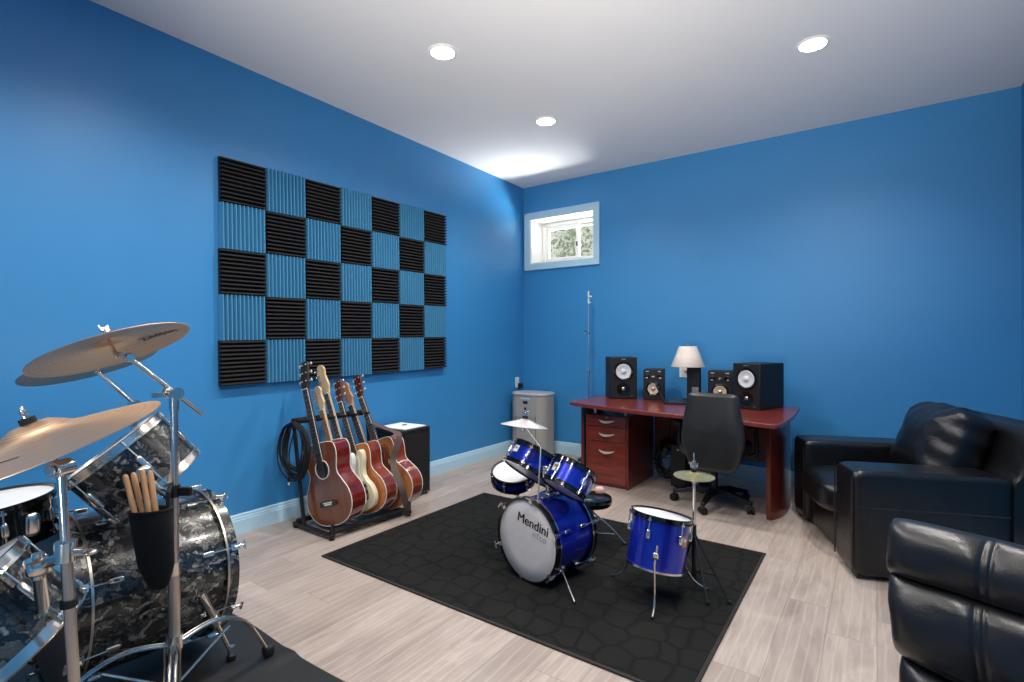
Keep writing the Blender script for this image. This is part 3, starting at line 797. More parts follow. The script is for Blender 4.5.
for k in (-1, 0, 1):
    q_ = text_mb('Mendini', .072, .0006, on_head(hc+BBn*.0001*k, wr2, up2, BBn, .028+.0013*k, .078), 0); me_ = bpy.data.meshes.new('t'); q_.bm.to_mesh(me_); q_.bm.free(); lt.bm.from_mesh(me_); bpy.data.meshes.remove(me_)
obj('lettering', lt, 'ink', bb, True, smooth=False)
obj('small_lettering', text_mb('nтco', .052, .0005, on_head(hc, wr2, up2, BBn, .085, .036), -.0008), 'greyink', bb, True, smooth=False)
for s in (-1, 1):
    p = BBt-BBn*.10+wright*s*.203*.78+V((0, 0, -.203*.62))
    f = V((2.305, -2.976, .016)) if s > 0 else V((1.775, -2.72, .016))
    b = MB(); b.cushion(p, (.05, .03, .03), 4, n=5); lg = obj('spur_bracket', b, 'chrome', bb, True)
    sp = obj('spur_leg', MB().cyl(p, f, .005, seg=10), 'chrome', bb, True)
    obj('spur_tip', MB().cyl(f+V((0, 0, .006)), f+V((0, 0, -.004)), .008, .006, 10), 'rubber', sp, True)
# tom holder post on top of the bass drum
hp = BBt-BBn*.17+V((0, 0, .208))
b = MB(); b.box(hp+V((0, 0, .006)), (.07, .06, .02), RZ(-.12)); b.cyl(hp, hp+V((0, 0, .12)), .011); b.box(hp+V((0, 0, .12)), (.05, .03, .03), RZ(-.12))
obj('tom_mount', b, 'chrome', bb, True, bevel=.003)
# toms
T2 = V((2.180, -2.738, .622)); T2n = V((.20, .57, .80))
T1 = V((1.869, -2.600, .627)); T1n = V((.22, .55, .80))
t1 = drum('rack_tom', 'blue rack tom tilted back on the left, next to the small cymbal rod', 'drum', T1, T1n, .171, .145, 'blue', 'black_gloss', 'white_head', 'under_head', KB, lugs=5, phase=.9, badge=((-.45, -.9, .2), .045, .04, 'ivory', .6, 'gold'))
t2 = drum('rack_tom', 'blue rack tom tilted back on the right, beside the black drum stool', 'drum', T2, T2n, .129, .15, 'blue', 'black_gloss', 'white_head', 'under_head', KB, lugs=5, phase=.5, badge=((-.35, -.9, .2), .045, .045, 'ivory', .55, 'gold'))
for T, n, R, t in ((T1, T1n, .171, t1), (T2, T2n, .129, t2)):
    n = n.normalized(); m = hp+V((0, 0, .12)); mid = T-n*.09; d = (m-mid); d = (d-n*d.dot(n)).normalized()
    b = MB(); b.tube([mid+d*(R-.013), mid+d*(R+.02), m], .008, 10); b.cushion(mid+d*(R-.008), (.04, .04, .05), 4, n=5); obj('tom_arm', b, 'chrome', t, True)
# snare on its stand
S = V((1.6121, -2.5173, .4732)); Sn = V((.166, -.294, .941)).normalized()
drum('snare_drum', 'small blue snare drum with white head behind the left blue tom', 'drum', S, Sn, .14, .085, 'blue', 'black_gloss', 'white_head', 'under_head', KB, lugs=6, phase=.2, hoop_h=.022)
t = thing('snare_stand', 'thin snare stand under the small blue snare drum', 'drum stand', (1.63, -2.49, 0), group=KB)
hub = V((1.63, -2.49, .31)); sb = S-Sn*.085
for k in range(3):
    a = .6+2*PI*k/3; e = sb+V((.12*math.cos(a), .12*math.sin(a), 0)); e -= Sn*(e-sb).dot(Sn)
    obj('basket_arm', MB().tube([hub, e-Sn*.012, e+V((.02*math.cos(a), .02*math.sin(a), 0))-Sn*.004], .005, 8), 'black_metal', t, True)
    f = V((hub.x+.2*math.cos(a), hub.y+.2*math.sin(a), .016)); lg = obj('leg', MB().cyl(V((hub.x, hub.y, .22)), f, .006, seg=8), 'chrome', t, True)
    obj('foot', MB().cyl(f+V((0, 0, .006)), f+V((0, 0, -.005)), .010, seg=10), 'rubber', lg, True)
obj('post', MB().cyl((hub.x, hub.y, .10), hub, .009), 'chrome', t, True)
# floor tom
FTt = V((2.6204, -2.634, .424)); FTn = V((.07, .19, .977)).normalized()
ft = drum('floor_tom', 'blue floor tom on three bent chrome legs in front of the desk', 'drum', FTt, FTn, .155, .264, 'blue', 'black_gloss', 'white_head', None, KB, lugs=6, phase=.85, hoop_h=.026, bottom_hoop=False, badge=((.96, -.25, 0), .034, .05, 'label_orange', .62, 'ivory'))
fb = FTt-FTn*.264
for (fx, fy) in ((2.665, -2.896), (2.335, -2.60), (2.80, -2.46)):
    d = V((fx-fb.x, fy-fb.y, 0)).normalized(); d2 = (d-FTn*d.dot(FTn)).normalized()
    if (fx, fy) == (2.665, -2.896): d2 = V((.28, -.96, 0)); d2 = (d2-FTn*d2.dot(FTn)).normalized()
    p = fb+FTn*.085+d2*.158; q = p-FTn*.05; k = V((p.x*.6+fx*.4, p.y*.6+fy*.4, .07))
    lg = obj('leg', MB().tube(spline([p+FTn*.05, p, q, k, V((fx, fy, .018))], 4), .0045, 8), 'chrome', ft, True)
    obj('leg_bracket', MB().cushion(p-d2*.006, (.03, .03, .035), 4, n=5), 'chrome', lg, True)
    obj('foot', MB().cyl((fx, fy, .024), (fx, fy, .0115), .008, seg=10), 'rubber', lg, True)
# hi-hat style stand beside the floor tom
HB = V((2.735, -2.47, 0)); HZ = .615
t = thing('cymbal_stand', 'slim chrome cymbal stand with dark tripod legs right of the blue floor tom', 'cymbal stand', HB, group=KB)
obj('pole', MB().cyl(HB+V((0, 0, .17)), HB+V((0, 0, HZ-.035)), .008), 'chrome', t, True)
obj('base_tube', MB().cyl(HB+V((0, 0, .05)), HB+V((0, 0, .34)), .012), 'black_metal', t, True)
obj('clutch_rod', MB().cyl(HB+V((0, 0, HZ-.04)), HB+V((0, 0, HZ+.10)), .0035), 'chrome', t, True)
for (fx, fy) in ((2.925, -2.545), (2.84, -2.61), (2.62, -2.30)):
    f = V((fx, fy, .018)); up = HB+V((0, 0, .30)); lg = obj('leg', MB().cyl(up, f, .006, seg=8), 'black_metal', t, True)
    mid = up.lerp(f, .62); obj('brace', MB().cyl(HB+V((0, 0, .10)), mid, .004, seg=8), 'black_metal', t, True)
    obj('foot', MB().cyl(f+V((0, 0, .010)), f+V((0, 0, -.0065)), .011, seg=10), 'rubber', lg, True)
cc_, up = cymbal('cymbal', 'small brass cymbal on the slim stand in front of the office chair', 'cymbal', HB+V((0, 0, HZ-.02)), V((.02, -.02, 1)), .103, 'brass', KB, bow=.014, bell=.028)
b = MB(); b.cyl(HB+V((0, 0, HZ+.028)), HB+V((0, 0, HZ+.058)), .010); b.box(HB+V((-.012, -.004, HZ+.045)), (.03, .006, .012)); obj('clutch', b, 'chrome', cc_, True)
obj('bottom_cup', MB().cyl(HB+V((0, 0, HZ-.055)), HB+V((0, 0, HZ-.028)), .014, .019), 'steel', cc_, True)
# cymbal rod on the blue bass drum
ca = BBt-BBn*.03+V((0, 0, .212)); cyc = V((1.975, -2.93, .845)); cel = V((2.057, -2.893, .736))
ca = V((2.048, -2.912, .428))
t = thing('cymbal_rod', 'thin bent chrome cymbal rod rising from the blue bass drum', 'cymbal stand', ca, group=KB)
obj('rod', MB().tube([ca, cel, cyc+V((0, 0, .005))], .0045, 8), 'chrome', t, True)
obj('clamp', MB().box(ca+V((0, 0, .015)), (.028, .028, .035), RZ(-.12)), 'chrome', t, True, bevel=.003)
cymbal('cymbal', 'small pale cymbal tilted on the bent rod in front of the grey appliance', 'cymbal', cyc, V((.03, .15, 1)), .126, 'pale_brass', KB, bow=.03, bell=.03)
# throne
TH = V((2.03, -2.235, .312))
t = thing('drum_throne', 'round black padded drum stool behind the blue bass drum', 'stool', (TH.x, TH.y, 0), group=KB)
obj('seat', MB().lathe([(0, -.055), (.115, -.055), (.125, -.045), (.128, -.02), (.122, -.004), (.10, .004), (0, .006)], 48, Matrix.Translation(TH)), 'black_gloss', t, True)
obj('post', MB().cyl((TH.x, TH.y, .06), TH+V((0, 0, -.05)), .013), 'chrome', t, True)
for k in range(3):
    a = .45+2*PI*k/3; f = V((TH.x+.21*math.cos(a), TH.y+.21*math.sin(a), .016)); u = TH+V((0, 0, -.10))
    lg = obj('leg', MB().tube([u, u.lerp(f, .55)+V((0, 0, .012)), f], .0065, 8), 'chrome', t, True)
    obj('brace', MB().cyl((TH.x, TH.y, .075), u.lerp(f, .7), .004, seg=8), 'chrome', t, True)
    obj('foot', MB().cyl(f+V((0, 0, .008)), f+V((0, 0, -.005)), .012, seg=10), 'rubber', lg, True)
b = MB(); b.cushion(TH+V((.03, .05, .028)), (.062, .05, .048), 2.6, RZ(.3), 8)
tag(obj('small_pouch', b, 'pink'), 'small pale pink pouch lying on the black drum stool', 'pouch')

# --- grey pearl kit
GBn = V((0, 1, 0)); GBt = V((1.10, -4.15, .345))
gb = drum('bass_drum', 'large grey black pearl bass drum on the dark mat by the left wall', 'drum', GBt, V((0, 1, -.045)), .305, .52, 'pearl', 'pearl', 'white_head', 'brown_head', KG, lugs=8, phase=PI/8, hoop_h=.045, hoop_w=.016, wood_hoop=True, inlay='steel')
for s in (1, -1):
    p = V((1.10+s*.262, -4.285, .335)); kn = V((1.10+s*.285, -4.235, .20)); f = V((1.10+s*.27, -4.165, .03))
    br = obj('spur_bracket', MB().cushion(p, (.04, .09, .095), 5, n=6), 'chrome', gb, True)
    b = MB(); b.tube([p+V((s*.015, 0, -.01)), kn], [.020, .017], 14); b.cyl(kn+V((0, -.01, .02)), kn+V((0, .005, -.014)), .024, seg=14); sp = obj('spur_sleeve', b, 'chrome', gb, True)
    obj('spur_leg', MB().cyl(kn, f, .008, seg=10), 'chrome', gb, True)
    b = MB(); b.cyl(f+V((0, 0, .03)), f+V((0, 0, -.01)), .013, .016, 12); obj('spur_clamp', b, 'chrome', sp, True)
    obj('spur_foot', MB().cyl(f+V((0, 0, -.006)), f+V((0, 0, -.024)), .018, seg=14), 'rubber', sp, True)
# grey rack tom
GT = V((1.247, -4.53, .92)); GTn = V((-.271, -.575, .772)).normalized()
gt = drum('rack_tom', 'grey pearl rack tom tilted steeply above the pearl bass drum', 'drum', GT, GTn, .185, .215, 'pearl', 'chrome', 'white_head', 'white_head', KG, lugs=6, phase=.35, hoop_h=.03)
q = GT-GTn*.13
d = V((1, -.1, -.1)); d = (d-GTn*d.dot(GTn)).normalized()
b = MB(); b.cushion(q+d*.178, (.05, .05, .06), 4, n=6); b.cyl(q+d*.19, q+d*.19-GTn*.14, .012); obj('mount_bracket', b, 'chrome', gt, True)
# near tom at the lower left
N_ = V((-.24, -.56, .79)).normalized()
def atd(px, py, Z): return CAM+(FW+RT*((px-512)/FPX)+V((0, 0, (341-py)/FPX)))*Z
nb = atd(12, 655, 1.30); NT_ = nb+N_*.22
nt = drum('rack_tom', 'grey pearl tom at the lower left edge, nearest the camera', 'drum', NT_, N_, .185, .22, 'pearl', 'chrome', 'white_head', 'white_head', KG, lugs=6, phase=1.0, hoop_h=.03)
# ride cymbal stand near the left edge
s0 = atd(61, 468, 1.20); s1 = atd(66, 552, 1.205); s2 = s1+(s1-s0)*((.0-s1.z)/(s1.z-s0.z)); s2.z = 0
t = thing('cymbal_stand', 'chrome cymbal stand at the left edge carrying the low tilted cymbal', 'cymbal stand', (s2.x, s2.y, 0), group=KG)
obj('upper_tube', MB().cyl(s1+(s1-s0)*.3, s0, .0095), 'chrome', t, True)
obj('lower_tube', MB().cyl((s2.x, s2.y, .05), s1, .0118), 'steel', t, True)
obj('tube_collar', MB().cyl(s1.lerp(s2, .14), s1.lerp(s2, .16), .0175), 'rubber', t, True)
b = MB(); b.cyl(s1+V((0, 0, -.02)), s1+V((0, 0, .025)), .022); b.cyl(s1+RT*-.01, s1+RT*.05, .008); b.ball(s1+RT*.055, (.016, .016, .008)); obj('height_clamp', b, 'chrome', t, True)
b = MB(); b.cyl(s0-FW*.022, s0+FW*.022, .020, seg=24); b.cyl(s0-FW*.024, s0-FW*.028, .011, seg=16); obj('tilter', b, 'chrome', t, True, bevel=.002)
for k in range(3):
    a = .35+2*PI*k/3; f = V((s2.x+.30*math.cos(a), s2.y+.30*math.sin(a), .014)); lg = obj('leg', MB().tube(spline([V((s2.x, s2.y, .34)), V((s2.x+.15*math.cos(a), s2.y+.15*math.sin(a), .26)), f], 6), .008, 8), 'chrome', t, True)
    obj('foot', MB().cyl(f+V((0, 0, .012)), f+V((0, 0, -.008)), .014, seg=10), 'rubber', lg, True)
cl = atd(38, 566, 1.22)
b = MB(); b.tube([s1+V((0, 0, -.01)), cl, NT_-N_*.11+RT*.17+V((0, 0, .03))], .014, 12); b.cushion(cl, (.06, .05, .04), 4, n=6); b.cyl(cl+V((0, 0, -.03)), cl+V((0, 0, .03)), .012)
obj('tom_clamp', b, 'chrome', nt, True)
CN = V((-.08, -.324, .9)).normalized()
ride, up = cymbal('cymbal', 'large tilted bronze cymbal at the left edge, lowest of the bronze cymbals', 'cymbal', atd(41, 446, 1.2), CN, .246, 'bronze', KG, bow=.03, bell=.075)
obj('tilt_post', MB().cyl(s0, atd(41, 446, 1.2)+CN*.02, .006), 'chrome', ride, True)
def zof(r, up):
    for (r0, z0), (r1, z1) in zip(up, up[1:]):
        if r <= r1: return z0+(z1-z0)*max(0, (r-r0))/(r1-r0)
    return up[-1][1]
def mark_on(cym, up, mb, mat, nm, below=False):
    for v in mb.bm.verts:
        r = math.hypot(v.co.x, v.co.y); v.co.z = zof(r, up)+(-.0032 if below else .0008)+(0 if v.co.z <= 0 else (-.0004 if below else .0004))
    return obj(nm, mb, mat, cym, smooth=False)
def radial(cym, dirw):
    q = cym.rotation_quaternion.inverted() @ V(dirw); q.z = 0; return q.normalized()
u = radial(ride, -FW); vv = V((-u.y, u.x, 0))
pts = [u*.15+vv*-.06, u*.165+vv*-.02, u*.162+vv*.02, u*.15+vv*.035, u*.15+vv*.05, u*.14+vv*.08]
b = MB(); P = spline(pts, 6); b.loft([[p+u*.002, p-u*.002, p-u*.002+V((0, 0, 1e-4)), p+u*.002+V((0, 0, 1e-4))] for p in P]); mark_on(ride, up, b, 'ink', 'logo_stroke')
# boom stand with the big crash
PB = V((1.507, -4.428, 0)); PT = V((1.507, -4.428, 1.118))
t = thing('cymbal_boom_stand', 'tall chrome boom cymbal stand in front of the pearl bass drum', 'cymbal stand', PB, group=KG)
obj('lower_tube', MB().cyl((PB.x, PB.y, .05), (PB.x, PB.y, .51), .0185), 'steel', t, True)
obj('middle_tube', MB().cyl((PB.x, PB.y, .49), (PB.x, PB.y, .78), .0145), 'steel', t, True)
obj('upper_tube', MB().cyl((PB.x, PB.y, .77), PT+V((0, 0, -.02)), .0125), 'chrome', t, True)
b = MB(); b.cyl((PB.x, PB.y, .755), (PB.x, PB.y, .80), .019); b.box((PB.x+.03, PB.y+.02, .775), (.05, .016, .03), RZ(.6)); obj('upper_joint', b, 'black_plastic', t, True, bevel=.003)
b = MB(); b.cyl((PB.x, PB.y, .485), (PB.x, PB.y, .53), .022); b.cyl((PB.x, PB.y, .505), (PB.x-.04, PB.y-.03, .505), .007); b.ball((PB.x-.045, PB.y-.034, .505), (.014, .014, .02)); obj('lower_joint', b, 'chrome', t, True)
b = MB(); b.cyl(PT+V((-.03, 0, 0)), PT+V((.03, 0, 0)), .021, seg=24); b.ball(PT+V((.02, -.03, .01)), .014); b.cyl(PT+V((0, 0, -.06)), PT+V((0, 0, -.005)), .016); b.box(PT+V((-.02, -.035, -.005)), (.012, .05, .016)); obj('boom_ratchet', b, 'chrome', t, True)
BE = V((1.507, -4.335, 1.034)); BH = V((1.507, -4.562, 1.247))
obj('boom_arm', MB().cyl(BE, BH, .0075, seg=12), 'chrome', t, True)
CC = V((1.462, -4.590, 1.272)); CRn = V((-.325, -.225, .915)).normalized()
b = MB(); b.ball(BH, .016); b.cyl(BH+V((-.02, 0, 0)), BH+V((.02, 0, 0)), .012); b.tube([BH, CC-CRn*.012, CC+CRn*.01], .0065, 10); b.box(BH+V((.0, -.018, .012)), (.03, .006, .012)); obj('boom_tilter', b, 'chrome', t, True)
hubz = .245
obj('leg_hub', MB().cyl((PB.x, PB.y, hubz-.02), (PB.x, PB.y, hubz+.03), .026), 'chrome', t, True)
fd = V((1.468-PB.x, -4.057-PB.y, 0)).normalized(); a0 = math.atan2(fd.y, fd.x)
for k in range(3):
    a = a0+(0, 2.7, 4.2)[k]; c, s_ = math.cos(a), math.sin(a)
    P_ = lambda r, z: V((PB.x+r*c, PB.y+r*s_, z))
    for off in (-.008, .008):
        o_ = V((-s_*off, c*off, 0))
        lg = obj('leg', MB().tube([p+o_ for p in spline([P_(.02, hubz), P_(.14, hubz+.012), P_(.26, hubz-.045), P_(.35, .05)], 6)], .0055, 8), 'chrome', t, True)
    obj('foot', MB().cushion(P_(.365, .030), (.045, .045, .048), 3, n=6), 'rubber', lg, True)
    obj('leg_brace', MB().cyl((PB.x, PB.y, .09), P_(.20, hubz-.035), .0055, seg=8), 'chrome', t, True)
b = MB(); b.cyl((PB.x-.01, PB.y-.025, .09), (PB.x-.01, PB.y-.025, hubz), .004, seg=8); b.cyl((PB.x+.02, PB.y+.01, .09), (PB.x+.02, PB.y+.01, hubz), .004, seg=8); obj('brace_rod', b, 'chrome', t, True)
crash, up = cymbal('cymbal', 'large bronze cymbal tilted on the tall boom stand, highest of all', 'cymbal', CC-CRn*.0, CRn, .226, 'bronze', KG, bow=.026, bell=.05)
u = radial(crash, RT-FW*.15); vv = V((-u.y, u.x, 0))
tm = text_mb('Zildjian', .044, .0001, Matrix(((-1, 0, 0, 0), (0, 1, 0, 0), (0, 0, 1, 0), (0, 0, 0, 1))), 0, 0)
ax = radial(crash, RT); ay = V((-ax.y, ax.x, 0))
if (crash.rotation_quaternion @ ay).dot(FW) < 0: ay = -ay
cen = ax*.098+ay*.105
for v in tm.bm.verts:
    p = cen-ax*v.co.x-ay*v.co.y; v.co.x, v.co.y = p.x, p.y
mark_on(crash, up, tm, 'ink', 'logo_lettering', True)
# second crash on a stand by the wall
P2 = V((.62, -4.25, 0)); P2T = V((.62, -4.25, 1.0)); C2 = atd(92, 365, 2.36)
t = thing('cymbal_boom_stand', 'chrome boom cymbal stand behind the pearl bass drum by the wall', 'cymbal stand', P2, group=KG)
obj('lower_tube', MB().cyl(P2+V((0, 0, .05)), P2+V((0, 0, .55)), .016), 'steel', t, True)
obj('upper_tube', MB().cyl(P2+V((0, 0, .5)), P2T, .012), 'chrome', t, True)
b2h = atd(97, 371, 2.36)
obj('boom_arm', MB().cyl(P2T+(P2T-b2h)*.3, b2h, .008), 'chrome', t, True)
obj('boom_ratchet', MB().cyl(P2T+V((-.025, 0, 0)), P2T+V((.025, 0, 0)), .02), 'chrome', t, True)
b = MB(); b.ball(b2h, .014); b.tube([b2h, C2+CRn*.01], .006, 8); obj('boom_tilter', b, 'chrome', t, True)
for k in range(3):
    a = 1.9+2*PI*k/3; f = V((P2.x+.26*math.cos(a), P2.y+.26*math.sin(a), .018)); lg = obj('leg', MB().tube(spline([P2+V((0, 0, .30)), P2+V((.13*math.cos(a), .13*math.sin(a), .25)), f], 6), .008, 8), 'chrome', t, True)
    obj('foot', MB().cyl(f+V((0, 0, .016)), f+V((0, 0, -.012)), .015, seg=10), 'rubber', lg, True)
cymbal('cymbal', 'bronze cymbal mostly hidden behind the highest tilted cymbal', 'cymbal', C2, V((-.306, -.191, .93)), .262, 'bronze', KG, bow=.026, bell=.05)
# black snare at the left edge
GS = V((1.02, -4.81, .752)); GSn = V((-.03, -.10, 1)).normalized()
gs = drum('snare_drum', 'black snare drum with white head at the left picture edge', 'drum', GS, GSn, .182, .15, 'black_gloss', 'black_gloss', 'white_head', 'under_head', KG, lugs=8, phase=.3, hoop_h=.024, lug='chrome')
b = MB(); b.cushion(GS-GSn*.07+V((.17, .07, 0)), (.03, .04, .08), 4, n=5); obj('strainer', b, 'chrome', gs, True)
t = thing('snare_stand', 'snare stand under the black snare drum at the left edge', 'drum stand', (GS.x, GS.y, 0), group=KG)
hub = V((GS.x, GS.y, .40)); sb = GS-GSn*.15
for k in range(3):
    a = 2.25+2*PI*k/3; e = sb+V((.16*math.cos(a), .16*math.sin(a), 0)); e -= GSn*(e-sb).dot(GSn)
    obj('basket_arm', MB().tube([hub, e-GSn*.012, e+V((.03*math.cos(a), .03*math.sin(a), 0))-GSn*.003], .006, 8), 'chrome', t, True)
    f = V((hub.x+.24*math.cos(a), hub.y+.24*math.sin(a), .018)); lg = obj('leg', MB().cyl(V((hub.x, hub.y, .26)), f, .007, seg=8), 'chrome', t, True)
    obj('foot', MB().cyl(f+V((0, 0, .012)), f+V((0, 0, -.012)), .013, seg=10), 'rubber', lg, True)
obj('post', MB().cyl((hub.x, hub.y, .10), hub, .012), 'chrome', t, True)
# stick bag with sticks hung on the boom stand
bt = atd(150, 510, 1.70); bbm = atd(159, 588, 1.715); ax = (bt-bbm).normalized(); side = (RT-ax*RT.dot(ax)).normalized(); fr_ = ax.cross(side)
t = thing('stick_bag', 'black cloth stick bag hanging from the tall boom stand', 'bag', bbm)
b = MB(); rings = []
for k, (f, w, d) in enumerate(((0, .022, .012), (.04, .034, .016), (.3, .060, .026), (.7, .067, .030), (1., .070, .030))):
    rings.append([bbm.lerp(bt, f)+side*w*math.cos(a)+fr_*d*math.sin(a) for a in [2*PI*q/28 for q in range(28)]])
rings += [[bbm.lerp(bt, 1.)+side*.065*math.cos(a)+fr_*.025*math.sin(a) for a in [2*PI*q/28 for q in range(28)]], [bbm.lerp(bt, .15)+side*.04*math.cos(a)+fr_*.012*math.sin(a) for a in [2*PI*q/28 for q in range(28)]]]
b.loft(rings); obj('pouch', b, 'fabric_black', t, True)
obj('rim_binding', MB().tube([bt+side*.0705*math.cos(a)+fr_*.0305*math.sin(a) for a in [2*PI*q/28 for q in range(28)]], .004, 6, loop=True), 'fabric_black', t, True)
obj('hanging_strap', MB().tube([bt+side*.06, bt+side*.06+V((0, 0, .05)), V((PB.x, PB.y-.012, .80))], .007, 8), 'fabric_black', t, True)
tops = ((125, 475), (133, 473), (142, 470), (150, 471)); lab = ('pale wooden drumstick in the black bag, leftmost', 'wooden drumstick in the black bag, second from left', 'wooden drumstick in the black bag, third from left', 'wooden drumstick in the black bag, rightmost')
for k, (px, py) in enumerate(tops):
    tp = atd(px, py, 1.70+(k % 2)*.015); bo = bbm.lerp(bt, .2)+side*(-.02+.014*k)+fr_*(.004 if k % 2 else -.004); dd = (tp-bo).normalized()
    b = MB(); b.tube([bo, bo.lerp(tp, .2), bo.lerp(tp, .96), tp-dd*.002, tp+dd*.002], [.005, .0085, .0085, .007, .003], 12)
    tag(obj('drumstick', b, 'sticks'), lab[k], 'drumstick', 'sticks in the bag')

# ------------------------------------------------------------------ desk
DT = .74
t = thing('desk', 'cherry wood bow front desk with a drawer pedestal against the blue wall', 'desk', (2.1, -.75, 0))
front = spline([(1.185, -.93, 0), (1.205, -1.03, 0), (1.38, -1.10, 0), (1.60, -1.165, 0), (1.90, -1.235, 0), (2.29, -1.285, 0), (2.62, -1.315, 0), (2.90, -1.375, 0), (2.962, -1.388, 0), (2.985, -1.33, 0), (3.0, -1.1, 0), (3.008, -.8, 0), (2.995, -.42, 0)], 4)
ol = [(p.x, p.y) for p in front]+[(2.985, -.24), (1.25, -.24), (1.2, -.6)]
obj('desktop', MB().prism(ol[::-1], DT-.032, DT), 'cherry', t, True, bevel=.006, segs=3)
# left and right curved end panels
def end_panel(pts, th, z0, z1, s):
    P = [V((x, y, 0)) for x, y in pts]; P = spline(P, 5); a = []; c = []
    for i, p in enumerate(P):
        d = (P[min(i+1, len(P)-1)]-P[max(i-1, 0)]).normalized(); n = V((-d.y, d.x, 0))*s; a.append((p.x, p.y)); c.append((p.x+n.x*th, p.y+n.y*th))
    return MB().prism(a+c[::-1], z0, z1)
obj('end_panel', end_panel([(2.89, -1.10), (2.935, -1.0), (2.965, -.82), (2.96, -.62), (2.93, -.42)], .035, 0, DT-.032, 1), 'cherry_v', t, True, bevel=.003)
obj('end_panel', end_panel([(1.235, -.86), (1.205, -.75), (1.2, -.55), (1.215, -.36)], .03, 0, DT-.032, -1), 'cherry_v', t, True, bevel=.003)
obj('modesty_panel', MB().box(((1.77+2.9)/2, -.36, .48), (2.9-1.77, .02, .44)), 'cherry_v', t, True, smooth=False)
# pedestal
px0, px1, py0, py1 = 1.352, 1.757, -.985, -.36
ped = obj('pedestal', MB().box(((px0+px1)/2, (py0+.02+py1)/2, .32), (px1-px0, py1-py0-.02, .64)), 'cherry_v', t, True, bevel=.003)
obj('pedestal_rail', MB().box((px0+.009, py0+.01, .32), (.018, .02, .64)), 'cherry_v', t, True, bevel=.002)
obj('pedestal_rail', MB().box((px1-.009, py0+.01, .32), (.018, .02, .64)), 'cherry_v', t, True, bevel=.002)
for z0, z1 in ((.535, .632), (.40, .532), (.03, .397)):
    d = obj('drawer', MB().box(((px0+px1)/2, py0+.008, (z0+z1)/2), (px1-px0-.042, .02, z1-z0-.004)), 'cherry', t, True, bevel=.002)
    xc = (px0+px1)/2+.0; zz = {.632: .595, .532: .476, .397: .325}[z1]
    b = MB(); rings = []
    for k in range(13):
        f = k/12*2-1; x = xc+f*.075; y = py0-.002-.028*(1-f*f); h = .003+.010*(1-f*f); zc = zz-.012*(1-f*f)
        rings.append([V((x, y-.004, zc-h)), V((x, y+.004, zc-h)), V((x, y+.004, zc+h*.6)), V((x, y-.004, zc+h*.6))])
    b.loft(rings); obj('handle', b, 'satin', d, True)
obj('drawer_lock', MB().cyl(((px0+px1)/2, py0-.004, .62), ((px0+px1)/2, py0, .62), .007), 'steel', ped, True)
for x in (px0+.06, px1-.05):
    obj('desktop_support', MB().cyl((x, py0+.07, .64), (x, py0+.07, DT-.032), .016), 'steel', t, True)
    obj('desktop_support', MB().cyl((x, py1-.07, .64), (x, py1-.07, DT-.032), .016), 'steel', t, True)
# cables bundled under the desk
t = thing('cable_bundle', 'tangled bundle of black cables hanging in the dark under the desk', 'cable', (1.95, -.56, 0))
rnd = random.Random(11); pts = []
for k in range(12):
    rx, rz, ox = rnd.uniform(.06, .10), rnd.uniform(.12, .19), rnd.uniform(-.02, .02)
    for q in range(16):
        a = 2*PI*q/16+PI/2; pts.append(V((1.95+ox+rx*math.cos(a), -.56+rnd.uniform(-.05, .05), .23+rz*math.sin(a)+.0)))
obj('cable', MB().tube(spline([V((1.95, -.45, .69)), V((1.96, -.47, .55))]+pts+[V((2.05, -.5, .5)), V((2.06, -.44, .69))], 2), .0055, 6), 'rubber', t, True)
obj('pale_cable', MB().tube(spline([V((1.94, -.48, .65)), V((1.90, -.62, .38)), V((1.93, -.64, .27)), V((2.0, -.63, .25)), V((2.03, -.62, .30)), V((1.99, -.6, .36)), V((1.92, -.6, .22)), V((1.98, -.6, .10))], 8), .004, 6), 'strapgrey', t, True)
obj('power_adapter', MB().cushion((1.96, -.645, .30), (.055, .035, .10), 5, RY(.4), 5), 'black_plastic', t, True)
t = thing('computer_tower', 'dark computer case standing in shadow under the desk beside the cables', 'computer', (2.03, -.53, 0))
obj('case', MB().box((2.09, -.53, .20), (.13, .26, .37)), 'vinylblack', t, True, bevel=.006)
obj('front_bezel', MB().box((2.09, -.665, .20), (.128, .012, .365)), 'black_plastic', t, True, bevel=.004)
obj('power_button', MB().cyl((2.09, -.674, .34), (2.09, -.670, .34), .009), 'steel', t, True)
for x in (2.05, 2.13):
    for y in (-.62, -.44): obj('foot', MB().cyl((x, y, 0), (x, y, .016), .012, seg=10), 'rubber', t, True)

